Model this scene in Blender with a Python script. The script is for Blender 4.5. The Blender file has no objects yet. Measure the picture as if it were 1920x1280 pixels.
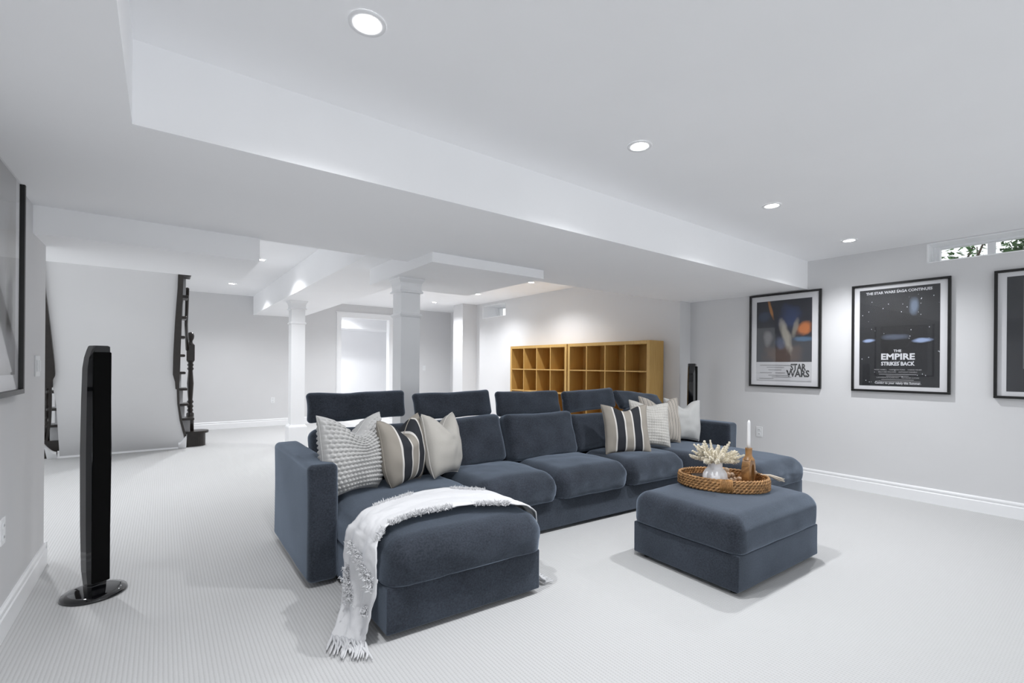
import bpy, bmesh, math, random
from mathutils import Vector, Matrix, noise
random.seed(7)
SC = bpy.context.scene
COL = SC.collection

# ------------------------------------------------------------------ camera, world, exposure
F_PX, YAW, ROLL, CY, CAM_H = 876.86, 0.642138, -0.0080358, 684.48, 1.30
fw = Vector((math.sin(YAW), math.cos(YAW), 0)); r0 = Vector((math.cos(YAW), -math.sin(YAW), 0)); d0 = fw.cross(r0)
rv = r0 * math.cos(ROLL) + d0 * math.sin(ROLL); dv = d0 * math.cos(ROLL) - r0 * math.sin(ROLL)
cam = bpy.data.cameras.new('camera'); cam_o = bpy.data.objects.new('camera', cam); COL.objects.link(cam_o)
cam.sensor_fit = 'HORIZONTAL'; cam.sensor_width = 36.0; cam.lens = F_PX / 1920 * 36.0
cam.shift_y = (CY - 640) / 1920; cam.clip_start = 0.05
M = Matrix((rv, -dv, -fw)).transposed().to_4x4(); M.translation = (0, 0, CAM_H); cam_o.matrix_world = M
SC.camera = cam_o
world = bpy.data.worlds.new('sky'); SC.world = world; world.use_nodes = True
bg = world.node_tree.nodes['Background']; bg.inputs[0].default_value = (0.93, 0.965, 1.0, 1); bg.inputs[1].default_value = 1.15
SC.view_settings.view_transform = 'Standard'; SC.view_settings.look = 'None'
SC.view_settings.gamma = 1.0; SC.view_settings.use_curve_mapping = False
SC.view_settings.exposure = 0.24
LIGHT_W = 82.0          # watts of each recessed lamp
LIGHT_COL = (0.96, 0.975, 1.0)
SC.cycles.max_bounces = 14; SC.cycles.diffuse_bounces = 8; SC.cycles.glossy_bounces = 4
SC.cycles.transparent_max_bounces = 12; SC.cycles.caustics_reflective = False; SC.cycles.caustics_refractive = False
SC.cycles.sample_clamp_indirect = 6.0

# ------------------------------------------------------------------ materials
MATS = {}
def nt_new(name):
    m = bpy.data.materials.new(name); m.use_nodes = True
    nt = m.node_tree; b = nt.nodes['Principled BSDF']; MATS[name] = m
    return m, nt, b
def N(nt, t, **kw):
    n = nt.nodes.new(t)
    for k, v in kw.items():
        if k in n.inputs: n.inputs[k].default_value = v
        else: setattr(n, k, v)
    return n
def mat(name, col, rough=0.6, var=0.0, scale=8.0, bump=0.0, bscale=60.0, spec=0.5, sheen=0.0, metal=0.0, coat=0.0):
    m, nt, b = nt_new(name); L = nt.links.new
    b.inputs['Base Color'].default_value = (*col, 1); b.inputs['Roughness'].default_value = rough
    b.inputs['Specular IOR Level'].default_value = spec; b.inputs['Metallic'].default_value = metal
    b.inputs['Sheen Weight'].default_value = sheen; b.inputs['Coat Weight'].default_value = coat
    tc = N(nt, 'ShaderNodeTexCoord')
    if var:
        n = N(nt, 'ShaderNodeTexNoise'); n.inputs['Scale'].default_value = scale; n.inputs['Detail'].default_value = 5
        L(tc.outputs['Object'], n.inputs['Vector'])
        r = N(nt, 'ShaderNodeValToRGB'); L(n.outputs['Fac'], r.inputs['Fac'])
        r.color_ramp.elements[0].position = 0.3; r.color_ramp.elements[1].position = 0.7
        r.color_ramp.elements[0].color = tuple(max(0, c * (1 - var)) for c in col) + (1,)
        r.color_ramp.elements[1].color = tuple(min(1, c * (1 + var)) for c in col) + (1,)
        L(r.outputs['Color'], b.inputs['Base Color'])
    if bump:
        n2 = N(nt, 'ShaderNodeTexNoise'); n2.inputs['Scale'].default_value = bscale; n2.inputs['Detail'].default_value = 3
        L(tc.outputs['Object'], n2.inputs['Vector'])
        bp = N(nt, 'ShaderNodeBump'); bp.inputs['Strength'].default_value = bump; bp.inputs['Distance'].default_value = 0.003
        L(n2.outputs['Fac'], bp.inputs['Height']); L(bp.outputs['Normal'], b.inputs['Normal'])
    return m
def fabric(name, col, var=0.25, sheen=0.3, fine=260):
    m, nt, b = nt_new(name); L = nt.links.new
    tc = N(nt, 'ShaderNodeTexCoord')
    n = N(nt, 'ShaderNodeTexNoise'); n.inputs['Scale'].default_value = fine; n.inputs['Detail'].default_value = 6; n.inputs['Roughness'].default_value = 0.65
    n1 = N(nt, 'ShaderNodeTexNoise'); n1.inputs['Scale'].default_value = 5; n1.inputs['Detail'].default_value = 3
    L(tc.outputs['Object'], n.inputs['Vector']); L(tc.outputs['Object'], n1.inputs['Vector'])
    mx = N(nt, 'ShaderNodeMath', operation='MULTIPLY_ADD'); mx.inputs[1].default_value = 0.35
    L(n1.outputs['Fac'], mx.inputs[0])
    m2 = N(nt, 'ShaderNodeMath', operation='MULTIPLY'); m2.inputs[1].default_value = 0.65
    L(n.outputs['Fac'], m2.inputs[0]); L(m2.outputs[0], mx.inputs[2])
    r = N(nt, 'ShaderNodeValToRGB'); L(mx.outputs[0], r.inputs['Fac'])
    r.color_ramp.elements[0].position = 0.36; r.color_ramp.elements[1].position = 0.64
    r.color_ramp.elements[0].color = tuple(c * (1 - var) for c in col) + (1,)
    r.color_ramp.elements[1].color = tuple(c * (1 + var) for c in col) + (1,)
    L(r.outputs['Color'], b.inputs['Base Color'])
    b.inputs['Roughness'].default_value = 0.9; b.inputs['Specular IOR Level'].default_value = 0.2
    b.inputs['Sheen Weight'].default_value = sheen; b.inputs['Sheen Roughness'].default_value = 0.5
    b.inputs['Sheen Tint'].default_value = (0.66, 0.80, 1, 1)
    bp = N(nt, 'ShaderNodeBump'); bp.inputs['Strength'].default_value = 0.35; bp.inputs['Distance'].default_value = 0.002
    L(n.outputs['Fac'], bp.inputs['Height']); L(bp.outputs['Normal'], b.inputs['Normal'])
    return m
def emit(name, col, s):
    m, nt, b = nt_new(name)
    b.inputs['Base Color'].default_value = (*col, 1); b.inputs['Emission Color'].default_value = (*col, 1); b.inputs['Emission Strength'].default_value = s
    return m
def glass(name, refl=1.0):
    m = bpy.data.materials.new(name); m.use_nodes = True; nt = m.node_tree; nt.nodes.clear(); MATS[name] = m; L = nt.links.new
    o = N(nt, 'ShaderNodeOutputMaterial'); mx = N(nt, 'ShaderNodeMixShader'); t = N(nt, 'ShaderNodeBsdfTransparent'); g = N(nt, 'ShaderNodeBsdfGlossy')
    g.inputs['Roughness'].default_value = 0.02; fr = N(nt, 'ShaderNodeLayerWeight'); fr.inputs['Blend'].default_value = 0.5
    pw = N(nt, 'ShaderNodeMath', operation='POWER'); pw.inputs[1].default_value = 5.0; L(fr.outputs['Facing'], pw.inputs[0])
    sc = N(nt, 'ShaderNodeMath', operation='MULTIPLY_ADD'); sc.inputs[1].default_value = 0.9; sc.inputs[2].default_value = 0.05; L(pw.outputs[0], sc.inputs[0])
    ge = N(nt, 'ShaderNodeNewGeometry'); iv = N(nt, 'ShaderNodeMath', operation='SUBTRACT'); iv.inputs[0].default_value = 1.0; L(ge.outputs['Backfacing'], iv.inputs[1])
    fm = N(nt, 'ShaderNodeMath', operation='MULTIPLY'); L(sc.outputs[0], fm.inputs[0]); L(iv.outputs[0], fm.inputs[1])
    L(fm.outputs[0], mx.inputs[0]); L(t.outputs[0], mx.inputs[1]); L(g.outputs[0], mx.inputs[2]); L(mx.outputs[0], o.inputs[0])
    return m

WALL = mat('wall_paint', (0.675, 0.675, 0.682), 0.75, var=0.012, scale=2.0)
CEIL = mat('ceiling_paint', (0.935, 0.938, 0.95), 0.85, var=0.01, scale=2.0)
TRIM = mat('trim_paint', (0.87, 0.875, 0.885), 0.35, var=0.01, scale=3)
SOFA = fabric('sofa_fabric', (0.024, 0.028, 0.037), 0.55, 0.55, 110)
FOOT = mat('dark_plastic', (0.01, 0.01, 0.011), 0.5, var=0.1)
GLOSS = mat('piano_black', (0.004, 0.004, 0.005), 0.06, var=0.05, coat=0.5)
GRILLE = mat('speaker_cloth', (0.003, 0.003, 0.003), 0.85, var=0.1, bump=0.3, bscale=900, spec=0.1)
STAIN = mat('dark_stained_wood', (0.014, 0.010, 0.008), 0.28, var=0.35, scale=14)
RISER = mat('painted_riser', (0.42, 0.42, 0.43), 0.5, var=0.03)
BLACKF = mat('black_frame', (0.006, 0.006, 0.006), 0.35, var=0.1, scale=20)
MATB = mat('mat_board', (0.72, 0.72, 0.74), 0.8, var=0.01)
PLATE = mat('white_plastic', (0.78, 0.79, 0.80), 0.3, var=0.01)
SLOT = mat('slot_dark', (0.05, 0.05, 0.05), 0.5, var=0.05)
PGLASS = glass('picture_glass'); WGLASS = glass('window_glass')
LENS = emit('lamp_lens', (1.0, 1.0, 1.0), 30.0)
CREAM = fabric('cream_linen', (0.44, 0.42, 0.385), 0.06, 0.1)
GREYC = fabric('pale_grey_linen', (0.47, 0.47, 0.46), 0.05, 0.1)
KNIT = fabric('grey_knit', (0.50, 0.495, 0.485), 0.10, 0.1)
WAFFLE = fabric('waffle_cotton', (0.50, 0.485, 0.455), 0.08, 0.1)
WHITEC = fabric('white_cotton', (0.68, 0.68, 0.69), 0.04, 0.1)
PIPE = fabric('piping_cotton', (0.55, 0.53, 0.50), 0.05, 0.1)
VASE = mat('glazed_ceramic', (0.80, 0.80, 0.82), 0.3, var=0.02, scale=6, coat=0.15)
WAX = mat('candle_wax', (0.82, 0.82, 0.83), 0.45, var=0.01)
ACACIA = mat('oiled_wood', (0.30, 0.155, 0.055), 0.4, var=0.35, scale=16)
PLUME = mat('dried_grass', (0.88, 0.84, 0.74), 0.9, var=0.08, scale=30, sheen=0.3)
BEADM = mat('wooden_bead', (0.52, 0.37, 0.25), 0.5, var=0.25, scale=25)
ROPE = mat('cotton_cord', (0.62, 0.55, 0.46), 0.9, var=0.1, scale=60)
SEAG = mat('braided_seagrass', (0.34, 0.185, 0.075), 0.65, var=0.55, scale=45, bump=0.5, bscale=300)
BAMB = mat('bamboo_binding', (0.42, 0.22, 0.08), 0.45, var=0.3, scale=30)
DARKW = mat('black_lacquer', (0.012, 0.011, 0.011), 0.3, var=0.1)
LEAF = mat('leaf_green', (0.07, 0.16, 0.045), 0.5, var=0.45, scale=5)
BARK = mat('bark', (0.10, 0.08, 0.06), 0.9, var=0.3, scale=20)
SOIL = mat('gravel', (0.45, 0.45, 0.44), 0.9, var=0.3, scale=20)

def birch():
    m, nt, b = nt_new('birch_veneer'); L = nt.links.new
    tc = N(nt, 'ShaderNodeTexCoord'); mp = N(nt, 'ShaderNodeMapping'); mp.inputs['Scale'].default_value = (14, 14, 1.2)
    n = N(nt, 'ShaderNodeTexNoise'); n.inputs['Scale'].default_value = 3; n.inputs['Detail'].default_value = 6
    L(tc.outputs['Object'], mp.inputs['Vector']); L(mp.outputs['Vector'], n.inputs['Vector'])
    r = N(nt, 'ShaderNodeValToRGB'); L(n.outputs['Fac'], r.inputs['Fac'])
    r.color_ramp.elements[0].color = (0.43, 0.245, 0.060, 1); r.color_ramp.elements[1].color = (0.60, 0.385, 0.135, 1)
    L(r.outputs['Color'], b.inputs['Base Color']); b.inputs['Roughness'].default_value = 0.4
    return m
BIRCH = birch()

def carpet():
    m, nt, b = nt_new('ribbed_carpet'); L = nt.links.new
    tc = N(nt, 'ShaderNodeTexCoord'); sp = N(nt, 'ShaderNodeSeparateXYZ'); L(tc.outputs['Object'], sp.inputs[0])
    nz = N(nt, 'ShaderNodeTexNoise'); nz.inputs['Scale'].default_value = 40; nz.inputs['Detail'].default_value = 2
    L(tc.outputs['Object'], nz.inputs['Vector'])
    def wave(axis, period, jit):
        a = N(nt, 'ShaderNodeMath', operation='MULTIPLY'); a.inputs[1].default_value = 2 * math.pi / period; L(sp.outputs[axis], a.inputs[0])
        j = N(nt, 'ShaderNodeMath', operation='MULTIPLY_ADD'); j.inputs[1].default_value = jit; L(nz.outputs['Fac'], j.inputs[0]); L(a.outputs[0], j.inputs[2])
        s = N(nt, 'ShaderNodeMath', operation='SINE'); L(j.outputs[0], s.inputs[0])
        h = N(nt, 'ShaderNodeMath', operation='MULTIPLY_ADD'); h.inputs[1].default_value = 0.5; h.inputs[2].default_value = 0.5; L(s.outputs[0], h.inputs[0])
        return h
    wx = wave('X', 0.017, 1.2); wy = wave('Y', 0.012, 3.0)
    sm = N(nt, 'ShaderNodeMath', operation='MULTIPLY_ADD'); sm.inputs[1].default_value = 0.35; L(wy.outputs[0], sm.inputs[0]); L(wx.outputs[0], sm.inputs[2])
    n2 = N(nt, 'ShaderNodeTexNoise'); n2.inputs['Scale'].default_value = 1.3; n2.inputs['Detail'].default_value = 3; L(tc.outputs['Object'], n2.inputs['Vector'])
    ad = N(nt, 'ShaderNodeMath', operation='MULTIPLY_ADD'); ad.inputs[1].default_value = 0.25; L(n2.outputs['Fac'], ad.inputs[0]); L(sm.outputs[0], ad.inputs[2])
    r = N(nt, 'ShaderNodeValToRGB'); L(ad.outputs[0], r.inputs['Fac'])
    r.color_ramp.elements[0].position = 0.02; r.color_ramp.elements[1].position = 0.75
    r.color_ramp.elements[0].color = (0.46, 0.46, 0.456, 1); r.color_ramp.elements[1].color = (0.575, 0.575, 0.575, 1)
    L(r.outputs['Color'], b.inputs['Base Color']); b.inputs['Roughness'].default_value = 0.95; b.inputs['Specular IOR Level'].default_value = 0.1
    bp = N(nt, 'ShaderNodeBump'); bp.inputs['Strength'].default_value = 0.28; bp.inputs['Distance'].default_value = 0.003
    L(sm.outputs[0], bp.inputs['Height']); L(bp.outputs['Normal'], b.inputs['Normal'])
    return m
CARPET = carpet()

def stripes(name, stops):
    m, nt, b = nt_new(name); L = nt.links.new
    uv = N(nt, 'ShaderNodeUVMap'); sp = N(nt, 'ShaderNodeSeparateXYZ'); L(uv.outputs[0], sp.inputs[0])
    r = N(nt, 'ShaderNodeValToRGB'); r.color_ramp.interpolation = 'CONSTANT'; L(sp.outputs[0], r.inputs['Fac'])
    e = r.color_ramp.elements
    e[0].position = stops[0][0]; e[0].color = (*stops[0][1], 1); e[1].position = stops[1][0]; e[1].color = (*stops[1][1], 1)
    for p, c in stops[2:]:
        x = e.new(p); x.color = (*c, 1)
    L(r.outputs['Color'], b.inputs['Base Color']); b.inputs['Roughness'].default_value = 0.9; b.inputs['Specular IOR Level'].default_value = 0.2
    tc = N(nt, 'ShaderNodeTexCoord'); n = N(nt, 'ShaderNodeTexNoise'); n.inputs['Scale'].default_value = 250; L(tc.outputs['Object'], n.inputs['Vector'])
    bp = N(nt, 'ShaderNodeBump'); bp.inputs['Strength'].default_value = 0.25; bp.inputs['Distance'].default_value = 0.002
    L(n.outputs['Fac'], bp.inputs['Height']); L(bp.outputs['Normal'], b.inputs['Normal'])
    return m
TAUPE, CHAR, OFFW = (0.30, 0.275, 0.24), (0.030, 0.032, 0.038), (0.62, 0.60, 0.57)
STRIPE = stripes('wide_stripe', [(0, TAUPE), (0.195, OFFW), (0.225, CHAR), (0.40, OFFW), (0.43, TAUPE), (0.585, OFFW), (0.615, CHAR), (0.79, OFFW), (0.82, TAUPE)])
def ticking():
    m, nt, b = nt_new('ticking_stripe'); L = nt.links.new
    uv = N(nt, 'ShaderNodeUVMap'); sp = N(nt, 'ShaderNodeSeparateXYZ'); L(uv.outputs[0], sp.inputs[0])
    f = N(nt, 'ShaderNodeMath', operation='MULTIPLY'); f.inputs[1].default_value = 11; L(sp.outputs[0], f.inputs[0])
    g = N(nt, 'ShaderNodeMath', operation='FRACT'); L(f.outputs[0], g.inputs[0])
    r = N(nt, 'ShaderNodeValToRGB'); r.color_ramp.interpolation = 'CONSTANT'; L(g.outputs[0], r.inputs['Fac'])
    e = r.color_ramp.elements; e[0].color = (0.42, 0.385, 0.34, 1); e[1].position = 0.55; e[1].color = (0.075, 0.065, 0.06, 1)
    for p, c in ((0.68, (0.6, 0.58, 0.54)), (0.8, (0.15, 0.12, 0.10)), (0.88, (0.42, 0.385, 0.34))):
        x = e.new(p); x.color = (*c, 1)
    L(r.outputs['Color'], b.inputs['Base Color']); b.inputs['Roughness'].default_value = 0.9
    return m
TICK = ticking()

def art(name, base, blobs, nscale=5.0, namt=0.4, stars=0.0):
    """printed picture: soft colour patches over a ground, in the print's own 0..1 coordinates"""
    m, nt, b = nt_new(name); L = nt.links.new
    uv = N(nt, 'ShaderNodeUVMap')
    n = N(nt, 'ShaderNodeTexNoise'); n.inputs['Scale'].default_value = nscale; n.inputs['Detail'].default_value = 6; L(uv.outputs[0], n.inputs['Vector'])
    cur = N(nt, 'ShaderNodeRGB'); cur.outputs[0].default_value = (*base, 1); cur = cur.outputs[0]
    for (cx, cy, rx, ry, ang, c, amt) in blobs:
        mp = N(nt, 'ShaderNodeMapping'); mp.vector_type = 'TEXTURE'
        mp.inputs['Location'].default_value = (cx, cy, 0); mp.inputs['Rotation'].default_value = (0, 0, ang); mp.inputs['Scale'].default_value = (rx, ry, 1)
        L(uv.outputs[0], mp.inputs['Vector'])
        ln = N(nt, 'ShaderNodeVectorMath', operation='LENGTH'); L(mp.outputs[0], ln.inputs[0])
        ad = N(nt, 'ShaderNodeMath', operation='MULTIPLY_ADD'); ad.inputs[1].default_value = namt * 2; L(n.outputs['Fac'], ad.inputs[0])
        sb = N(nt, 'ShaderNodeMath', operation='SUBTRACT'); sb.inputs[1].default_value = namt; L(ln.outputs['Value'], sb.inputs[0]); L(sb.outputs[0], ad.inputs[2])
        mr = N(nt, 'ShaderNodeMapRange'); mr.inputs['From Min'].default_value = 1.0; mr.inputs['From Max'].default_value = 0.45
        mr.inputs['To Min'].default_value = 0; mr.inputs['To Max'].default_value = amt; L(ad.outputs[0], mr.inputs['Value'])
        mx = N(nt, 'ShaderNodeMix', data_type='RGBA'); L(mr.outputs[0], mx.inputs['Factor']); L(cur, mx.inputs['A']); mx.inputs['B'].default_value = (*c, 1)
        cur = mx.outputs['Result']
    if stars:
        v = N(nt, 'ShaderNodeTexVoronoi'); v.inputs['Scale'].default_value = stars; L(uv.outputs[0], v.inputs['Vector'])
        lt = N(nt, 'ShaderNodeMath', operation='LESS_THAN'); lt.inputs[1].default_value = 0.10; L(v.outputs['Distance'], lt.inputs[0])
        sp = N(nt, 'ShaderNodeSeparateColor'); L(v.outputs['Color'], sp.inputs[0])
        g = N(nt, 'ShaderNodeMath', operation='GREATER_THAN'); g.inputs[1].default_value = 0.35; L(sp.outputs[0], g.inputs[0])
        ml = N(nt, 'ShaderNodeMath', operation='MULTIPLY'); L(lt.outputs[0], ml.inputs[0]); L(g.outputs[0], ml.inputs[1])
        mx = N(nt, 'ShaderNodeMix', data_type='RGBA'); L(ml.outputs[0], mx.inputs['Factor']); L(cur, mx.inputs['A']); mx.inputs['B'].default_value = (0.7, 0.72, 0.78, 1)
        cur = mx.outputs['Result']
    L(cur, b.inputs['Base Color']); b.inputs['Roughness'].default_value = 0.6
    return m

# ------------------------------------------------------------------ mesh helpers
def tag(o, label=None, cat=None, group=None, kind=None):
    if label: o['label'] = label
    if cat: o['category'] = cat
    if group: o['group'] = group
    if kind: o['kind'] = kind
    return o
def mesh(name, verts, faces, m, parent=None, smooth=False, uv=None):
    off = Vector(parent['_o']) if parent is not None and '_o' in parent else Vector((0, 0, 0))
    me = bpy.data.meshes.new(name); me.from_pydata([tuple(Vector(v) - off) for v in verts], [], faces); me.update()
    if m: me.materials.append(m)
    if smooth: me.polygons.foreach_set('use_smooth', [True] * len(me.polygons))
    if uv:
        ul = me.uv_layers.new(name='UVMap')
        for lp in me.loops: ul.data[lp.index].uv = uv[lp.vertex_index]
    o = bpy.data.objects.new(name, me); COL.objects.link(o)
    if parent is not None:
        o.parent = parent
        if '_o' in parent: o['_o'] = tuple(parent['_o'])
    return o
ROOTS = []
def thing(name, loc, label, cat, group=None, rotz=0.0):
    """Empty at the thing's base. Parts are given in world coordinates (rotz 0) and stored relative to it."""
    o = bpy.data.objects.new(name, None); COL.objects.link(o); o.location = loc; o.rotation_euler = (0, 0, rotz)
    o.empty_display_size = 0.1; o['_o'] = tuple(loc); ROOTS.append(o)
    return tag(o, label, cat, group)
class MB:
    def __init__(s): s.v = []; s.f = []
    def add(s, v, f):
        n = len(s.v); s.v += [tuple(p) for p in v]; s.f += [tuple(i + n for i in q) for q in f]; return s
    def box(s, x0, x1, y0, y1, z0, z1):
        return s.add([(x0, y0, z0), (x1, y0, z0), (x1, y1, z0), (x0, y1, z0), (x0, y0, z1), (x1, y0, z1), (x1, y1, z1), (x0, y1, z1)],
                     [(0, 3, 2, 1), (4, 5, 6, 7), (0, 1, 5, 4), (1, 2, 6, 5), (2, 3, 7, 6), (3, 0, 4, 7)])
    def prism(s, poly, d):
        """poly: list of 3D points, extruded by vector d"""
        n = len(poly); d = Vector(d); p2 = [Vector(p) + d for p in poly]
        return s.add(list(poly) + p2, [tuple(range(n))[::-1], tuple(range(n, 2 * n))] + [(i, (i + 1) % n, n + (i + 1) % n, n + i) for i in range(n)])
    def lathe(s, prof, c, seg=24, cap=True):
        cx, cy, cz = c; v = []; f = []
        for r, z in prof:
            for i in range(seg):
                a = 2 * math.pi * i / seg; v.append((cx + r * math.cos(a), cy + r * math.sin(a), cz + z))
        for k in range(len(prof) - 1):
            for i in range(seg):
                j = (i + 1) % seg; f.append((k * seg + i, k * seg + j, (k + 1) * seg + j, (k + 1) * seg + i))
        if cap:
            f.append(tuple(range(seg))[::-1]); f.append(tuple((len(prof) - 1) * seg + i for i in range(seg)))
        return s.add(v, f)
    def tube(s, pts, r, seg=6, closed=False):
        pts = [Vector(p) for p in pts]; n = len(pts); v = []; f = []
        for k, p in enumerate(pts):
            a = pts[(k - 1) % n] if (closed or k > 0) else p; b = pts[(k + 1) % n] if (closed or k < n - 1) else p
            t = (b - a).normalized(); u = t.cross(Vector((0.13, 0.21, 0.97)))
            if u.length < 1e-3: u = t.cross(Vector((1, 0, 0)))
            u.normalize(); w = t.cross(u); rr = r[k] if isinstance(r, (list, tuple)) else r
            for i in range(seg):
                an = 2 * math.pi * i / seg; v.append(p + (u * math.cos(an) + w * math.sin(an)) * rr)
        for k in range(n if closed else n - 1):
            q = (k + 1) % n
            for i in range(seg):
                j = (i + 1) % seg; f.append((k * seg + i, k * seg + j, q * seg + j, q * seg + i))
        if not closed:
            f.append(tuple(range(seg))[::-1]); f.append(tuple((n - 1) * seg + i for i in range(seg)))
        return s.add(v, f)
    def rbox(s, x0, x1, y0, y1, z0, z1, r, k=4, m=6, fn=None):
        c = Vector(((x0 + x1) / 2, (y0 + y1) / 2, (z0 + z1) / 2)); h = [(x1 - x0) / 2, (y1 - y0) / 2, (z1 - z0) / 2]
        r = min(r, *[q * 0.999 for q in h])
        def axis(H):
            a = [-H + r - r * math.tan((1 - i / k) * math.pi / 4) for i in range(k)]
            fl = [(-H + r) + (2 * (H - r)) * i / m for i in range(m + 1)]
            return a + fl + [-q for q in a[::-1]]
        A = [axis(q) for q in h]; idx = {}; V = []; F = []
        def vert(p):
            key = tuple(round(q, 6) for q in p)
            if key not in idx:
                q = Vector([max(-(h[i] - r), min(h[i] - r, p[i])) for i in range(3)]); d = Vector(p) - q
                if d.length > 1e-9: d = d.normalized() * r
                w = c + q + d
                if fn: w = Vector(fn(w))
                idx[key] = len(V); V.append(tuple(w))
            return idx[key]
        for ax in range(3):
            a1, a2 = (ax + 1) % 3, (ax + 2) % 3
            for sg in (-1, 1):
                for i in range(len(A[a1]) - 1):
                    for j in range(len(A[a2]) - 1):
                        q = []
                        for di, dj in ((0, 0), (1, 0), (1, 1), (0, 1)):
                            p = [0, 0, 0]; p[ax] = sg * h[ax]; p[a1] = A[a1][i + di]; p[a2] = A[a2][j + dj]; q.append(vert(p))
                        F.append(tuple(q if sg > 0 else q[::-1]))
        return s.add(V, F)
    def build(s, name, m, parent=None, smooth=False, uv=None): return mesh(name, s.v, s.f, m, parent, smooth, uv)
def nz(p, s): return noise.noise(Vector(p) * s)
def struct(name, mb, m, parent=None, smooth=False):
    o = mb.build(name, m, parent, smooth)
    if parent is None: o['kind'] = 'structure'
    return o
def boxpart(name, b, m, parent, r=0.003):
    return MB().rbox(*b, r, 1, 1).build(name, m, parent)

# ------------------------------------------------------------------ dimensions of the place
XL, XR, XS = -0.60, 5.95, 5.70        # left wall, right wall, face of the shelf wall
YN, YB1, YB2, YBK = -2.2, 2.28, 3.84, 10.8
ZT, ZS, ZB = 2.522, 2.20, 2.66       # tray ceiling, soffit underside, rear ceiling
TOP = 2.95
# ------------------------------------------------------------------ shell
struct('floor', MB().box(-3.0, 6.4, YN - 0.2, 13.6, -0.12, 0.0), CARPET)
struct('ceiling', MB().box(-0.1, XR + 0.05, YN - 0.1, YB1, ZT, TOP), CEIL)
struct('ceiling_soffit', MB().box(-3.0, XR + 0.05, YB1, YB2, ZS, TOP).box(XL - 0.2, -0.097, YN - 0.1, YB1, ZS, TOP), CEIL)
struct('ceiling_rear', MB().box(-3.0, 5.98, YB2, 9.0, ZB, TOP).box(-3.0, 6.4, 9.0, 13.4, ZB, TOP), CEIL)
struct('ceiling_stair_bulkhead', MB().box(-3.0, 0.56, YB2 - 0.035, 4.8, 2.037, TOP - 0.05), CEIL)
struct('ceiling_beam', MB().box(1.48, 2.36, YB2, YBK, 2.285, TOP - 0.05), CEIL)
struct('ceiling_column_box', MB().box(1.72, 2.89, 3.375, 4.78, 2.12, 2.75), CEIL)
# left wall and the hall beyond it
struct('wall_left', MB().box(XL - 0.16, XL, YN, 4.18, 0, ZS), WALL)
# right wall with the window opening
W0, W1, WZ0, WZ1 = -0.62, 1.228, 2.328, 2.505
struct('wall_right', MB().box(XR, XR + 0.3, YN, W0, 0, ZT).box(XR, XR + 0.3, W0, W1, 0, WZ0).box(XR, XR + 0.3, W0, W1, WZ1, ZT)
       .box(XR, XR + 0.3, W1, YB2 + 0.02, 0, ZT), WALL)
V0, V1, VZ0, VZ1 = 7.86, 8.72, 2.335, 2.60
struct('wall_shelf_side', MB().box(XS, XR + 0.3, 3.77, V0, 0, ZB).box(XS, XR + 0.3, V0, V1, 0, VZ0).box(XS, XR + 0.3, V0, V1, VZ1, ZB)
       .box(XS, XR + 0.3, V1, 9.0, 0, ZB), WALL)
struct('wall_pilaster', MB().box(5.34, XR + 0.3, 8.98, 9.4, 0, ZB), WALL)
struct('wall_far_right', MB().box(6.05, 6.3, 9.4, YBK, 0, ZB), WALL)
# back wall with the doorway
DX0, DX1, DZ = 3.24, 4.37, 2.36
struct('wall_back', MB().box(-3.0, DX0 - 0.02, YBK, YBK + 0.14, 0, ZB).box(DX1 + 0.02, 6.3, YBK, YBK + 0.14, 0, ZB).box(DX0 - 0.02, DX1 + 0.02, YBK, YBK + 0.14, DZ + 0.02, ZB), WALL)
struct('wall_far_room', MB().box(2.0, 2.1, YBK + 0.14, 13.2, 0, ZB).box(5.9, 6.0, YBK + 0.14, 13.2, 0, ZB).box(2.0, 6.0, 13.1, 13.2, 0, ZB)
       .box(2.1, 5.9, 12.2, 13.1, 2.22, ZB), CEIL)
t = MB()
for a, b in ((DX0 - 0.1, DX0), (DX1, DX1 + 0.1)):
    t.box(a, b, YBK - 0.02, YBK + 0.16, 0, DZ).box(a + 0.02, b - 0.02, YBK - 0.03, YBK, 0, DZ)
t.box(DX0 - 0.1, DX1 + 0.1, YBK - 0.02, YBK + 0.16, DZ, DZ + 0.1).box(DX0 - 0.12, DX1 + 0.12, YBK - 0.035, YBK, DZ + 0.1, DZ + 0.12)
struct('trim_1', t, TRIM)
# sloping plaster underside of the staircase
SL = 1.02
def onslope(x, z, d=0.0): return (x, 8.7 - z / SL - d * 0.71, z - d * 0.70)
struct('wall_stair', MB().prism([(-1.10, 8.70, 0), (-1.04, 7.95, 0.765), (-1.04, 6.06, 2.69), (0.185, 6.06, 2.69), (0.185, 7.95, 0.765), (0.285, 8.66, 0.04), (0.285, 8.70, 0)], (0, 0.06, 0.0)), WALL)

# baseboards
def board(name, a, b, nrm, h=0.145, kind='structure'):
    """moulded skirting from a to b, sticking out along nrm"""
    a, b, n = Vector((*a, 0)), Vector((*b, 0)), Vector((*nrm, 0)); up = Vector((0, 0, 1))
    prof = [(0, 0), (0.016, 0), (0.016, h - 0.045), (0.011, h - 0.037), (0.011, h - 0.028), (0.015, h - 0.022), (0.014, h - 0.010), (0.008, h), (0, h)]
    if nrm[0] * (b - a).y - nrm[1] * (b - a).x > 0: prof = prof[::-1]
    return MB().prism([a + n * p + up * z for p, z in prof], b - a)
struct('baseboard_left', board('', (XL, YN), (XL, 4.18), (1, 0)), TRIM)
struct('baseboard_left_end', board('', (XL - 0.16, 4.18), (XL + 0.016, 4.18), (0, 1)), TRIM)
struct('baseboard_right', board('', (XR, YN), (XR, 3.77), (-1, 0)), TRIM)
struct('baseboard_shelf_side', board('', (XS, 3.77), (XS, 8.98), (-1, 0)), TRIM)
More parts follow.
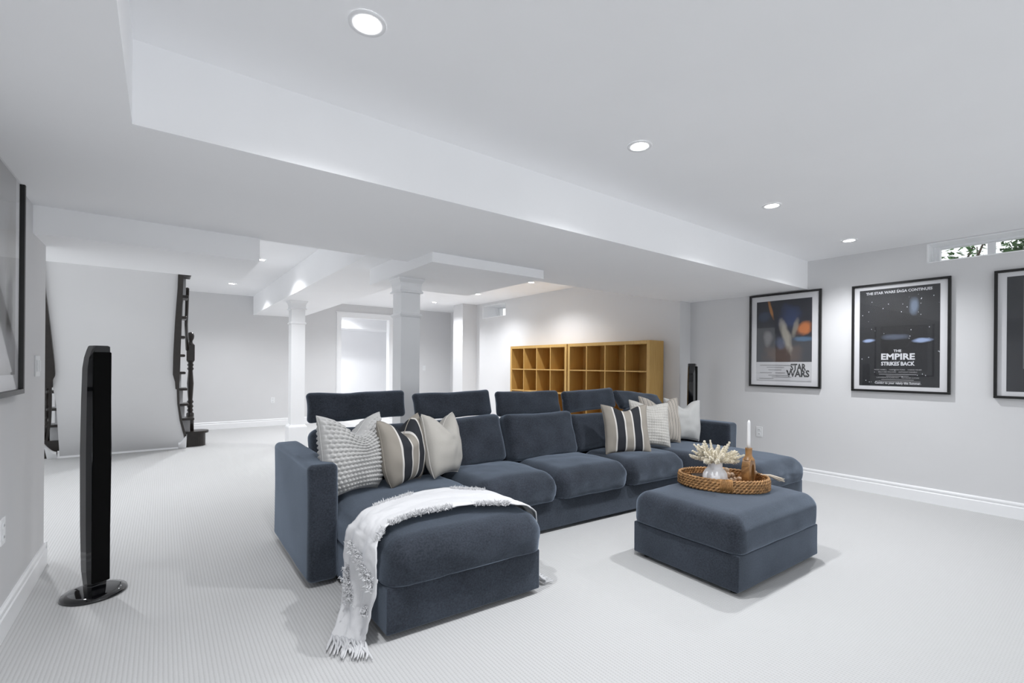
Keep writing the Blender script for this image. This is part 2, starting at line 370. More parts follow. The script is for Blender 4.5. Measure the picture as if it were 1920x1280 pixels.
struct('baseboard_return', board('', (XS - 0.016, 3.77), (XR, 3.77), (0, -1)), TRIM)
struct('baseboard_back', board('', (-2.9, YBK), (DX0 - 0.1, YBK), (0, -1)), TRIM)
struct('baseboard_back_right', board('', (DX1 + 0.1, YBK), (6.05, YBK), (0, -1)), TRIM)
sb = board('', (-1.12, 8.69), (0.20, 8.69), (0, -1), 0.10)
for sx, x0 in ((1, 0.20), (-1, -1.12)):       # the skirting ramps up at both ends into the stringers
    prev = None
    for i in range(9):
        a = i / 8; x = x0 + sx * 0.10 * a; z = 0.10 + 0.14 * a ** 1.8
        p = onslope(x, z, 0.0)
        if prev:
            sb.prism([(prev[0], prev[1] - 0.018, prev[2] - 0.03), (x, p[1] - 0.018, z - 0.03), (x, p[1] - 0.018, z), (prev[0], prev[1] - 0.018, prev[2])], (0, 0.03, 0))
            sb.prism([(prev[0], 8.674, 0), (x, 8.674, 0), (x, p[1] - 0.010, z - 0.028), (prev[0], prev[1] - 0.010, prev[2] - 0.028)], (0, 0.02, 0))
        prev = (x, p[1], z)
struct('baseboard_stair', sb, TRIM)

# ------------------------------------------------------------------ windows
def window(name, x, y0, y1, z0, z1, mull, wallx):
    o = struct(name, MB().box(x - 0.03, x + 0.05, y0, y1, z1 - 0.02, z1).box(x - 0.03, x + 0.05, y0, y1, z0, z0 + 0.02)
               .box(x - 0.03, x + 0.05, y1 - 0.05, y1, z0 + 0.02, z1 - 0.02).box(x - 0.03, x + 0.05, y0, y0 + 0.05, z0 + 0.02, z1 - 0.02)
               .box(x - 0.06, x - 0.03, y1 - 0.028, y1, z0, z1).box(x - 0.11, x - 0.06, y1 - 0.012, y1, z0, z1), TRIM)
    MB().box(wallx - 0.004, x - 0.03, y0, y1, z0 - 0.006, z0 + 0.004).box(wallx - 0.004, x - 0.03, y1 - 0.008, y1 + 0.004, z0, z1).box(wallx - 0.004, x - 0.03, y0, y1, z1 - 0.004, z1 + 0.004).build('jamb', TRIM, o)
    ys = [y0 + 0.05] + [q for m_ in mull for q in m_] + [y1 - 0.05]
    for a, b in mull: MB().rbox(x - 0.02, x + 0.04, a, b, z0 + 0.02, z1 - 0.02, 0.008, 2, 1).build('mullion', TRIM, o)
    for i in range(0, len(ys), 2): MB().box(x + 0.005, x + 0.011, ys[i], ys[i + 1], z0 + 0.02, z1 - 0.02).build('pane', WGLASS, o)
    return o
window('window_1', XR + 0.24, W0, W1, WZ0, WZ1, [(0.10, 0.145), (0.795, 0.845)], XR)
window('window_2', XR + 0.2, V0, V1, VZ0, VZ1, [(8.26, 8.31)], XS)

# planting and gravel bed outside the windows
struct('ground_outside', MB().box(6.25, 12, -6, 14, 1.95, 2.05), SOIL)
def shrub(loc, rx, ry, rz, nleaf, label, dense=1.0, seed=1):
    rnd = random.Random(seed); th = thing('garden_shrub', loc, label, 'shrub')
    b = MB()
    for k in range(7):
        a = rnd.uniform(0, 6.28); e = Vector((loc[0] + rx * 0.8 * math.cos(a), loc[1] + ry * 0.8 * math.sin(a), loc[2] + rz * rnd.uniform(0.6, 1.7)))
        m_ = Vector(loc).lerp(e, 0.5) + Vector((rnd.uniform(-.08, .08), rnd.uniform(-.08, .08), 0.05))
        b.tube([loc, m_, e], [0.022, 0.014, 0.005], 5)
    b.build('stem', BARK, th)
    f = MB()
    for k in range(nleaf):
        while True:
            q = Vector((rnd.uniform(-1, 1), rnd.uniform(-1, 1), rnd.uniform(-1, 1)))
            if q.length < 1: break
        c = Vector((loc[0] + q.x * rx, loc[1] + q.y * ry, loc[2] + rz + q.z * rz)); s = rnd.uniform(0.025, 0.05)
        d = Vector((rnd.uniform(-1, 1), rnd.uniform(-1, 1), rnd.uniform(-.8, .4))).normalized(); w = d.cross(Vector((rnd.uniform(-1, 1), rnd.uniform(-1, 1), 1))).normalized()
        up = d.cross(w) * 0.15 * s
        f.add([c - d * s, c + w * s * 0.42 + up, c + d * s * 1.1, c - w * s * 0.42 + up, c], [(0, 1, 4), (1, 2, 4), (2, 3, 4), (3, 0, 4)])
    f.build('foliage', LEAF, th)
shrub((7.15, 0.52, 2.05), 0.35, 0.36, 0.50, 1900, 'dense leafy shrub filling the right pane of the high window', seed=3)
shrub((7.6, 1.25, 2.05), 0.35, 0.30, 0.55, 330, 'sparse twiggy shrub behind the left pane of the high window', seed=5)

# ------------------------------------------------------------------ recessed lamps
def downlight(x, y, z, label, group, w=LIGHT_W, r=0.045):
    th = thing('recessed_light', (x, y, z), label, 'ceiling light', group)
    MB().lathe([(r, -0.001), (r * 1.05, -0.005), (r * 1.45, -0.006), (r * 1.5, -0.001)], (x, y, z), 28, False).build('trim_ring', TRIM, th, True)
    MB().lathe([(0.001, -0.0035), (r * 0.6, -0.0035), (r * 0.98, -0.003), (r, -0.001)], (x, y, z), 28, False).build('lens', LENS, th, True)
    ld = bpy.data.lights.new('lamp', 'SPOT'); ld.energy = w; ld.color = LIGHT_COL; ld.spot_size = math.radians(142); ld.spot_blend = 0.9; ld.shadow_soft_size = 0.035
    lo = bpy.data.objects.new('lamp', ld); COL.objects.link(lo); lo.parent = th; lo.location = (0, 0, -0.045)
    return th
tray = 'recessed lights of the raised ceiling'
downlight(0.581, 1.66, ZT, 'largest recessed ceiling light, top left of the raised ceiling', tray)
downlight(2.113, 1.66, ZT, 'recessed ceiling light above the ottoman, second from the left', tray)
downlight(3.682, 1.66, ZT, 'recessed ceiling light third along the raised ceiling toward the posters', tray)
downlight(5.265, 1.66, ZT, 'recessed ceiling light nearest the poster wall and the raised-ceiling corner', tray)
rear = 'recessed lights of the rear room'
downlight(4.83, 5.95, ZB, 'rear recessed light right of the column, nearest the wooden shelves', rear, 84)
downlight(4.85, 7.6, ZB, 'rear recessed light beside the small high window', rear, 84)
downlight(4.75, 9.2, ZB, 'farthest rear recessed light, left of the pilaster', rear, 84)
downlight(1.03, 6.9, ZB, 'rear recessed light at the edge of the stair bulkhead', rear, 84)
downlight(0.95, 9.3, ZB, 'rear recessed light close to the back wall beside the staircase', rear, 84)
downlight(3.2, 7.0, ZB, 'rear recessed light hidden behind the column box', rear, 84)
downlight(3.2, 9.3, ZB, 'rear recessed light before the doorway', rear, 84)
downlight(-0.9, 5.3, ZB, 'recessed light behind the left wall end', rear, 84)
downlight(3.2, 11.55, ZB, 'left bright light inside the far doorway', 'lights beyond the doorway', 80)
downlight(3.62, 11.75, ZB, 'right bright light inside the far doorway', 'lights beyond the doorway', 80)

# ------------------------------------------------------------------ columns
def column(cx, cy, ztop, w, label):
    th = thing('column', (cx, cy, 0), label, 'column')
    def sq(name, prof):
        b = MB(); n = len(prof); v = []
        for h, z in prof: v += [(cx - h, cy - h, z), (cx + h, cy - h, z), (cx + h, cy + h, z), (cx - h, cy + h, z)]
        f = [(3, 2, 1, 0), tuple((n - 1) * 4 + i for i in range(4))]
        for k in range(n - 1):
            for i in range(4): f.append((k * 4 + i, k * 4 + (i + 1) % 4, k * 4 + 4 + (i + 1) % 4, k * 4 + 4 + i))
        b.add(v, f).build(name, TRIM, th)
    h = w / 2
    sq('plinth', [(h + 0.035, 0), (h + 0.035, 0.30), (h + 0.028, 0.315), (h + 0.012, 0.33), (h + 0.008, 0.34)])
    sq('shaft', [(h, 0.34), (h, ztop - 0.12)])
    sq('band', [(h, ztop - 0.37), (h + 0.010, ztop - 0.366), (h + 0.018, ztop - 0.35), (h + 0.010, ztop - 0.335), (h, ztop - 0.33)])
    sq('capital', [(h, ztop - 0.14), (h + 0.022, ztop - 0.135), (h + 0.024, ztop - 0.125), (h + 0.010, ztop - 0.11), (h + 0.009, ztop - 0.07),
                   (h + 0.014, ztop - 0.045), (h + 0.026, ztop - 0.025), (h + 0.034, ztop - 0.012), (h + 0.034, ztop)])
column(1.897, 4.255, 2.12, 0.193, 'grey-white square column with moulded capital behind the sofa')
column(1.71, 8.0, 2.285, 0.20, 'white square column under the far beam, left of the doorway')

# ------------------------------------------------------------------ staircase
st = thing('staircase', (-0.43, 9.0, 0), 'dark wood staircase rising behind its sloping plaster underside', 'staircase')
XE = [0.6, 0.395, 0.317, 0.288, 0.26, 0.245, 0.236, 0.244, 0.252, 0.268]
for k in range(1, 11):
    x1 = XE[k - 1]; x0 = -0.86 - x1; y = 9.0 - 0.23 * (k - 1); z = 0.235 * k
    if k == 1:
        b = MB()
        pts = [(x0 + 0.15, y + 0.02), (x1 - 0.15, y + 0.02)] + [(x1 - 0.15 + 0.15 * math.cos(a), y - 0.13 + 0.15 * math.sin(a)) for a in [math.radians(q) for q in range(75, -91, -15)]]
        pts += [(x0 + 0.15, y - 0.28)] + [(x0 + 0.15 + 0.15 * math.cos(a), y - 0.13 + 0.15 * math.sin(a)) for a in [math.radians(q) for q in range(255, 104, -15)]]
        b.prism([(p, q, z - 0.035) for p, q in pts], (0, 0, 0.035)).build('tread', STAIN, st)
        MB().prism([(-0.43 + (p + 0.43) * 0.96, (q - y + 0.13) * 0.85 + y - 0.13, 0) for p, q in pts], (0, 0, z - 0.035)).build('riser', STAIN, st)
    else:
        MB().rbox(x0, x1, y - 0.26, y + 0.02, z - 0.035, z, 0.012, 2, 1).build('tread', STAIN, st)
        MB().box(x0 + 0.05, x1 - 0.045, y - 0.015, y, z - 0.235, z - 0.035).build('riser', RISER, st)
def slopeboard(name, pts, th=0.035):
    n = Vector((0, -0.714, -0.70)); v = [Vector(onslope(x, z)) + n * 0.002 for x, z in pts]
    MB().prism(v, n * th).build(name, STAIN, st)
slopeboard('stringer', [(0.185, 2.36), (0.135, 2.30), (0.135, 2.17), (0.119, 1.81), (0.111, 1.43), (0.111, 1.17), (0.136, 1.07), (0.144, 0.97), (0.185, 0.955)])
slopeboard('stringer', [(-0.95, 2.36), (-0.969, 1.69), (-0.986, 1.285), (-0.997, 1.16), (-1.022, 1.11), (-1.033, 1.02), (-1.13, 1.0), (-1.13, 2.36)])
slopeboard('skirt_board', [(0.185, 0.957), (0.196, 0.74), (0.232, 0.49), (0.295, 0.22), (0.264, 0.22), (0.204, 0.49), (0.170, 0.74), (0.158, 0.957)], 0.02)
slopeboard('skirt_board', [(-1.045, 1.01), (-1.077, 0.76), (-1.11, 0.547), (-1.186, 0.246), (-1.21, 0.246), (-1.136, 0.547), (-1.103, 0.76), (-1.07, 1.01)], 0.02)
NEWEL = [(0.05, 0), (0.05, 0.28), (0.03, 0.30), (0.042, 0.33), (0.03, 0.36), (0.044, 0.39), (0.028, 0.43), (0.046, 0.46), (0.03, 0.49), (0.034, 0.55), (0.044, 0.75), (0.034, 0.90), (0.03, 0.95),
         (0.045, 0.98), (0.03, 1.01), (0.044, 1.04), (0.03, 1.07), (0.05, 1.10), (0.05, 1.36), (0.03, 1.38), (0.024, 1.41), (0.044, 1.46), (0.048, 1.50), (0.036, 1.54), (0.003, 1.555)]
for x in (0.355, -1.262):
    np_ = MB().lathe(NEWEL, (x, 8.9, 0.225), 20).build('newel_post', STAIN, st, True)
    MB().rbox(x - 0.052, x + 0.052, 8.848, 8.952, 1.33, 1.58, 0.006, 1, 1).build('newel_block', STAIN, np_)
MB().tube([(0.31, 8.86, 1.50), (0.275, 8.3, 1.86), (0.265, 7.7, 2.30)], 0.022, 8).build('handrail', STAIN, st, True)

# ------------------------------------------------------------------ wall plates
def plate(loc, axis, w, h, label, kind):
    x, y, z = loc; th = thing(kind, loc, label, 'outlet' if kind == 'wall_outlet' else 'light switch')
    def bx(a0, a1, z0, z1, d0, d1):
        lo, hi = sorted((d0, d1))
        if axis[0]: return (x + axis[0] * lo if axis[0] > 0 else x - hi, x + hi if axis[0] > 0 else x - lo, y + a0, y + a1, z + z0, z + z1)
        return (x + a0, x + a1, y - hi, y - lo, z + z0, z + z1)
    boxpart('cover_plate', bx(-w / 2, w / 2, -h / 2, h / 2, 0, 0.007), PLATE, th, 0.002)
    if kind == 'wall_outlet':
        for s in (-1, 1):
            sk = boxpart('socket', bx(-0.017, 0.017, s * 0.027 - 0.015, s * 0.027 + 0.015, 0.006, 0.010), PLATE, th, 0.002)
            for q in (-0.006, 0.006): boxpart('slot', bx(q - 0.0015, q + 0.0015, s * 0.027 - 0.006, s * 0.027 + 0.006, 0.009, 0.0105), SLOT, sk, 0.0004)
    else:
        n = max(1, round(w / 0.06))
        for i in range(n):
            c = (i - (n - 1) / 2) * 0.052
            boxpart('rocker', bx(c - 0.017, c + 0.017, -0.034, 0.034, 0.006, 0.013), PLATE, th, 0.003)
plate((XR, 2.81, 0.50), (-1, 0), 0.075, 0.125, 'white wall outlet on the right wall beside the sofa', 'wall_outlet')
plate((XL, 3.19, 0.50), (1, 0), 0.075, 0.125, 'white wall outlet low on the left wall at the picture edge', 'wall_outlet')
plate((XL, 3.93, 1.273), (1, 0), 0.12, 0.125, 'white double light switch at the left wall end', 'light_switch')
plate((1.85, YBK, 0.53), (0, -1), 0.08, 0.125, 'white wall outlet low on the back wall beside the far column', 'wall_outlet')
plate((5.30, YBK, 1.21), (0, -1), 0.08, 0.125, 'white light switch on the back wall right of the grey column', 'light_switch')

# ------------------------------------------------------------------ cube shelves
def shelf_unit(y0, y1, label):
    x0, x1, zt, t, d = 5.37, 5.685, 1.662, 0.05, 0.018
    th = thing('cube_shelf', (x0, (y0 + y1) / 2, 0), label, 'shelf unit', 'birch cube shelf units')
    boxpart('side_panel', (x0, x1, y0, y0 + t, 0, zt), BIRCH, th, 0.002); boxpart('side_panel', (x0, x1, y1 - t, y1, 0, zt), BIRCH, th, 0.002)
    boxpart('top_panel', (x0, x1, y0 + t, y1 - t, zt - t, zt), BIRCH, th, 0.002); boxpart('bottom_panel', (x0, x1, y0 + t, y1 - t, 0.0, t), BIRCH, th, 0.002)
    boxpart('back_panel', (x1 - 0.008, x1 - 0.001, y0 + t, y1 - t, t, zt - t), BIRCH, th, 0.001)
    cy = (y1 - y0 - 2 * t - 3 * d) / 4; cz = (zt - 2 * t - 3 * d) / 4
    for i in range(3):
        z = t + (i + 1) * cz + i * d; boxpart('shelf_board', (x0 + 0.002, x1 - 0.01, y0 + t, y1 - t, z, z + d), BIRCH, th, 0.001)
    for r in range(4):
        z = t + r * (cz + d)
        for i in range(3):
            y = y0 + t + (i + 1) * cy + i * d; boxpart('divider', (x0 + 0.002, x1 - 0.01, y, y + d, z, z + cz), BIRCH, th, 0.001)
shelf_unit(4.02, 5.645, 'birch cube shelf unit nearer the poster wall, showing its side panel')
shelf_unit(5.670, 7.235, 'birch cube shelf unit farther away, left of the other shelf')

# ------------------------------------------------------------------ tower speakers
def speaker(cx, cy, h, yaw, label):
    th = thing('tower_speaker', (cx, cy, 0), label, 'speaker', 'black tower speakers', yaw)
    MB().lathe([(0.001, 0.0), (0.142, 0.0), (0.146, 0.006), (0.142, 0.016), (0.11, 0.024), (0.05, 0.03), (0.001, 0.031)], (cx, cy, 0), 48, False).build('base', GLOSS, th, True)
    v = []; f = []; zs = [0.028, 0.06, 0.15, 0.4, 0.8, 1.1, h - 0.12, h - 0.06, h - 0.02, h]
    n = None
    for z in zs:
        u = (z / h); w = 0.046 + 0.010 * math.sin(math.pi * min(1, u * 0.95)) - (0.006 if z < 0.1 else 0); d = w * 1.0
        ch = 0.0 if z < h - 0.13 else ((z - h + 0.13) / 0.13) ** 2 * 0.022
        pr = [(-w + ch, -d * 0.55), (-w * 0.72 + ch * 0.5, -d), (w * 0.9, -d), (w, -d * 0.8), (w, d * 0.7), (w * 0.4, d), (-w * 0.4, d), (-w + ch, d * 0.6)]
        n = len(pr); v += [(cx + a, cy + b, z if z < h else h) for a, b in pr]
    v += [(cx + (v[-n + i][0] - cx) * 0.85, cy + (v[-n + i][1] - cy) * 0.85, h + 0.006) for i in range(n)]
    K = len(zs) + 1
    for k in range(K - 1):
        for i in range(n): f.append((k * n + i, k * n + (i + 1) % n, (k + 1) * n + (i + 1) % n, (k + 1) * n + i))
    f += [tuple(range(n))[::-1], tuple((K - 1) * n + i for i in range(n))]
    MB().add(v, f).build('cabinet', GLOSS, th)
    MB().rbox(cx - 0.036, cx + 0.046, cy - 0.062, cy - 0.045, 0.075, h - 0.03, 0.006, 2, 1).build('grille', GRILLE, th)
speaker(-0.297, 3.50, 1.385, math.radians(28), 'glossy black tower speaker standing by the left wall')
speaker(5.60, 3.52, 1.335, math.radians(20), 'black tower speaker in the corner behind the sofa')

# ------------------------------------------------------------------ framed pictures
def text(body, size, m, parent, cy, cz, x, width=None, bold=0.0, name='lettering', flip=1):
    c = bpy.data.curves.new('t', 'FONT'); c.body = body; c.size = size; c.align_x = 'CENTER'; c.align_y = 'CENTER'; c.offset = bold; c.resolution_u = 2
    o = bpy.data.objects.new('t', c); COL.objects.link(o); dg = bpy.context.evaluated_depsgraph_get(); me = bpy.data.meshes.new_from_object(o.evaluated_get(dg))
    bpy.data.objects.remove(o); v = [q.co.copy() for q in me.vertices]; f = [tuple(p.vertices) for p in me.polygons]; bpy.data.meshes.remove(me)
    xs = [q.x for q in v]; k = (width / (max(xs) - min(xs))) if width else 1.0
    return tag(mesh(name, [(x, cy - flip * q.x * k, cz + q.y) for q in v], f, m, parent), kind='stuff')
INKW = mat('white_ink', (0.62, 0.63, 0.66), 0.7, var=0.02); INKB = mat('black_ink', (0.012, 0.012, 0.014), 0.7, var=0.05); INKG = mat('grey_ink', (0.30, 0.30, 0.31), 0.7, var=0.05)
def picture(y0, y1, z0, z1, label, artmat, side=1, px=(0.075, 0.075, 0.07, 0.07), ft=0.022, split=None, lowmat=None):
    """side 1: on the right wall, facing -x; side -1: on the left wall, facing +x. y0<y1"""
    X = XR if side > 0 else XL; s = -1 if side > 0 else 1
    th = thing('framed_poster' if side > 0 else 'framed_picture', (X, (y0 + y1) / 2, z0), label, 'picture')
    def bb(a, b, *r): lo, hi = sorted((X + s * a, X + s * b)); return (lo, hi, *r)
    boxpart('frame_rail', bb(0.002, 0.034, y0, y1, z1 - ft, z1), BLACKF, th, 0.002); boxpart('frame_rail', bb(0.002, 0.034, y0, y1, z0, z0 + ft), BLACKF, th, 0.002)
    boxpart('frame_stile', bb(0.002, 0.034, y0, y0 + ft, z0 + ft, z1 - ft), BLACKF, th, 0.002); boxpart('frame_stile', bb(0.002, 0.034, y1 - ft, y1, z0 + ft, z1 - ft), BLACKF, th, 0.002)
    MB().box(*bb(0.004, 0.014, y0 + ft, y1 - ft, z0 + ft, z1 - ft)).build('mat_board', MATB, th)
    l, r, b, t_ = px; a0, a1, c0, c1 = y0 + l, y1 - r, z0 + b, z1 - t_
    x = X + s * 0.0155; zs = c0 if split is None else split
    lo = [(x, a1, zs), (x, a0, zs), (x, a0, c1), (x, a1, c1)]
    uv = [(0, 0), (1, 0), (1, 1), (0, 1)]
    if side < 0: lo = [(x, a0, zs), (x, a1, zs), (x, a1, c1), (x, a0, c1)]
    mesh('print', lo, [(0, 1, 2, 3)], artmat, th, uv=uv)
    if split is not None: mesh('caption_panel', [(x, a1, c0), (x, a0, c0), (x, a0, zs), (x, a1, zs)], [(0, 1, 2, 3)], lowmat, th)
    MB().box(*bb(0.022, 0.024, y0 + ft, y1 - ft, z0 + ft, z1 - ft)).build('glazing', PGLASS, th)
    return th, (a0, a1, c0, c1), X + s * 0.017
A1 = art('print_adventure', (0.016, 0.018, 0.028), [
    (0.5, 0.12, 0.42, 0.22, 0, (0.10, 0.06, 0.045), 0.8), (0.15, 0.75, 0.14, 0.10, 0, (0.035, 0.055, 0.10), 0.9), (0.62, 0.72, 0.22, 0.24, 0, (0.03, 0.05, 0.13), 0.9),
    (0.86, 0.52, 0.16, 0.12, 0.3, (0.50, 0.16, 0.045), 0.95), (0.88, 0.36, 0.22, 0.05, 0, (0.05, 0.13, 0.24), 0.8), (0.27, 0.86, 0.035, 0.20, 0.30, (0.42, 0.18, 0.05), 0.9),
    (0.55, 0.42, 0.09, 0.34, 0.28, (0.42, 0.39, 0.33), 0.8), (0.22, 0.40, 0.10, 0.16, 0, (0.24, 0.23, 0.24), 0.6), (0.72, 0.55, 0.06, 0.18, -0.3, (0.30, 0.27, 0.22), 0.7), (0.45, 0.30, 0.12, 0.12, 0, (0.12, 0.15, 0.24), 0.6)], 6, 0.5)
A2 = art('print_night', (0.011, 0.012, 0.015), [
    (0.5, 0.55, 0.45, 0.36, 0, (0.006, 0.006, 0.007), 0.8), (0.70, 0.80, 0.075, 0.10, 0, (0.14, 0.18, 0.25), 0.9), (0.13, 0.47, 0.10, 0.022, 0.05, (0.28, 0.36, 0.55), 0.9), (0.80, 0.46, 0.14, 0.026, 0.04, (0.28, 0.36, 0.55), 0.9),
    (0.48, 0.50, 0.20, 0.035, 0, (0.10, 0.12, 0.17), 0.6)], 7, 0.35, 21)
A3 = art('print_dark', (0.018, 0.020, 0.026), [(0.55, 0.40, 0.42, 0.30, 0, (0.02, 0.035, 0.07), 0.9), (0.35, 0.35, 0.12, 0.26, 0, (0.004, 0.004, 0.005), 0.8)], 5, 0.3)
A4 = art('print_pale', (0.42, 0.42, 0.42), [(0.86, 0.30, 0.10, 0.30, -0.2, (0.06, 0.055, 0.05), 0.9), (0.9, 0.62, 0.2, 0.2, 0, (0.30, 0.29, 0.27), 0.8), (0.7, 0.12, 0.5, 0.12, 0, (0.6, 0.6, 0.62), 0.8)], 7, 0.5)
CAP = mat('caption_paper', (0.58, 0.58, 0.60), 0.7, var=0.02)
# poster 1 (far): colourful picture over a white caption panel
p1, (a0, a1, c0, c1), tx = picture(2.130, 2.930, 1.063, 2.190, 'black framed poster with colourful picture above white caption panel, leftmost on the right wall', A1, 1, (0.095, 0.085, 0.07, 0.085), split=1.365, lowmat=CAP)
text('STAR', 0.105, INKB, p1, a0 + 0.145, 1.300, tx, 0.17, 0.004); text('WARS', 0.105, INKB, p1, a0 + 0.145, 1.225, tx, 0.25, 0.004)
m_ = MB()
for z, ya, yb in ((1.325, 2.40, 2.80), (1.300, 2.52, 2.72), (1.270, 2.55, 2.70), (1.235, 2.40, 2.48), (1.235, 2.51, 2.62), (1.235, 2.66, 2.80), (1.205, 2.46, 2.70), (1.185, 2.44, 2.66), (1.165, 2.64, 2.81)):
    m_.box(tx - 0.0006, tx, ya, yb, z - 0.004, z + 0.004)
m_.box(tx - 0.0006, tx, a0 + 0.01, a1 - 0.01, c0 + 0.008, c0 + 0.011)
tag(m_.build('credit_lines', INKG, p1), kind='stuff')
# poster 2
p2, (a0, a1, c0, c1), tx = picture(1.050, 1.838, 1.056, 2.173, 'black framed dark starry poster, middle one on the right wall', A2, 1, (0.078, 0.068, 0.062, 0.058))
mid = (a0 + a1) / 2
text('THE STAR WARS SAGA CONTINUES', 0.036, INKW, p2, mid, c1 - 0.04, tx, 0.53, 0.0012)
text('THE', 0.034, INKW, p2, mid, 1.475, tx, None, 0.001); text('EMPIRE', 0.085, INKW, p2, mid, 1.415, tx, 0.27, 0.003); text('STRIKES BACK', 0.052, INKW, p2, mid, 1.345, tx, 0.27, 0.002)
for s_, z, w in (('MARK HAMILL    HARRISON FORD    CARRIE FISHER', 1.285, 0.38), ('BILLY DEE WILLIAMS    ANTHONY DANIELS', 1.262, 0.31), ('LAWRENCE KASDAN    GEORGE LUCAS', 1.205, 0.34)):
    text(s_, 0.017, INKG, p2, mid, z, tx, w, 0.0003)
m_ = MB()
for z, w in ((1.238, 0.30), (1.222, 0.18), (1.183, 0.26), (1.166, 0.36)): m_.box(tx - 0.0006, tx, mid - w / 2, mid + w / 2, z - 0.003, z + 0.003)
tag(m_.build('credit_lines', INKG, p2), kind='stuff')
text('Coming to your galaxy this Summer.', 0.030, INKW, p2, mid, c0 + 0.032, tx, 0.37, 0.001)
# poster 3
p3, (a0, a1, c0, c1), tx = picture(-0.03, 0.766, 1.043, 2.171, 'black framed dark blue poster with thin border, cut by the right picture edge', A3, 1, (0.078, 0.078, 0.062, 0.062))
m_ = MB(); i0, i1, j0, j1 = a0 + 0.09, a1 - 0.10, c0 + 0.20, c1 - 0.02; q = 0.003
m_.box(tx - 0.0006, tx, i0, i1, j1 - q, j1).box(tx - 0.0006, tx, i0, i1, j0, j0 + q).box(tx - 0.0006, tx, i0, i0 + q, j0, j1).box(tx - 0.0006, tx, i1 - q, i1, j0, j1)
m_.build('border_line', INKG, p3)
picture(2.45, 3.43, 1.135, 2.39, 'black framed pale picture on the left wall at the picture edge', A4, -1, (0.10, 0.10, 0.10, 0.13), 0.025)

# ------------------------------------------------------------------ sofa
KSH = -0.058                                   # the long side runs slightly off the room's axis
def shy(x): return KSH * (x - 0.7)
def sh(p): return (p[0], p[1] + shy(p[0]), p[2])
sofa = thing('sectional_sofa', (2.8, 3.2, 0), 'large blue-grey U-shaped sectional sofa with headrests and two chaises', 'sofa')
ZC = 0.25
def wr(p, a=0.006, s=9.0): return a * nz(p, s) + a * 0.5 * nz(p, s * 2.3)
def base_fn(p):
    q = sh(p); return (q[0] + 0.003 * nz(q, 6), q[1] + 0.004 * nz((q[2], q[0], q[1]), 6), q[2])
def base(x0, x1, y0, y1): MB().rbox(x0, x1, y0, y1, 0.028, ZC, 0.008, 2, 8, base_fn).build('base', SOFA, sofa, True)
base(0.845, 1.735, 2.098, 3.62); base(1.735, 3.99, 2.83, 3.62); base(3.99, 4.82, 2.115, 3.62)
for x, y in ((0.93, 2.18), (1.65, 2.18), (1.8, 2.92), (2.9, 2.92), (3.9, 2.92), (4.06, 2.2), (4.74, 2.2), (0.93, 3.75), (2.4, 3.75), (4.7, 3.75)):
    MB().lathe([(0.025, 0), (0.03, 0.03)], (x, y + shy(x), 0), 12).build('foot', FOOT, sofa)
MB().rbox(0.845, 4.82, 3.62, 3.85, 0.028, 0.64, 0.04, 3, 8, sh).build('back_frame', SOFA, sofa, True)
def arm(x0, x1, y0, y1, h):
    def fn(p):
        q = sh(p); return (q[0] + 0.004 * nz(q, 4), q[1] + 0.004 * nz(q, 5), q[2] + 0.004 * nz(q, 5) * (q[2] > 0.4))
    MB().rbox(x0, x1, y0, y1, 0.028, h, 0.035, 4, 8, fn).build('armrest', SOFA, sofa, True)
arm(0.672, 0.842, 2.83, 3.85, 0.715); arm(4.82, 4.985, 2.83, 3.85, 0.70)
def seat(x0, x1, y0, y1, z1, r=0.10, puff=0.03, drop=0.10):
    cx, cy = (x0 + x1) / 2, (y0 + y1) / 2; hx, hy = (x1 - x0) / 2, (y1 - y0) / 2
    def fn(p):
        u, v = (p.x - cx) / hx, (p.y - cy) / hy; w = max(0.0, (1 - u * u)) ** 0.6 * max(0.0, (1 - v * v)) ** 0.6; tz = max(0, (p.z - ZC) / (z1 - ZC))
        q = sh(p); lump = wr(q, 0.006, 7)
        low = 0.0
        return (q[0] + lump * 0.5, q[1] - 0.012 * math.sin(math.pi * min(1, tz)) * (1 if v < -0.9 else 0) + wr((q[2], q[0], q[1]), 0.008, 11) * (1 if v < -.9 else 0.2), q[2] + puff * w * tz + lump * tz + low)
    def fn2(p):
        q = fn(p); z = q[2]
        if z < ZC + 0.004: z = ZC + 0.004 + 0.008 * nz((q[0] * 2.2, q[1] * 2.2, 0), 1.5) * (drop > 0.08)
        return (q[0], q[1], max(z, ZC - 0.006))
    MB().rbox(x0, x1, y0, y1, ZC + 0.004 - drop, z1, r, 5, 14, fn2).build('seat_cushion', SOFA, sofa, True)
seat(0.842, 1.755, 2.075, 3.36, 0.455, 0.10, 0.035)
seat(1.758, 2.475, 2.77, 3.42, 0.465, 0.105, 0.035, 0.05); seat(2.478, 3.255, 2.77, 3.42, 0.465, 0.105, 0.035, 0.05); seat(3.258, 4.02, 2.77, 3.42, 0.465, 0.105, 0.035, 0.05)
seat(4.024, 4.822, 2.09, 3.42, 0.455, 0.10, 0.03)
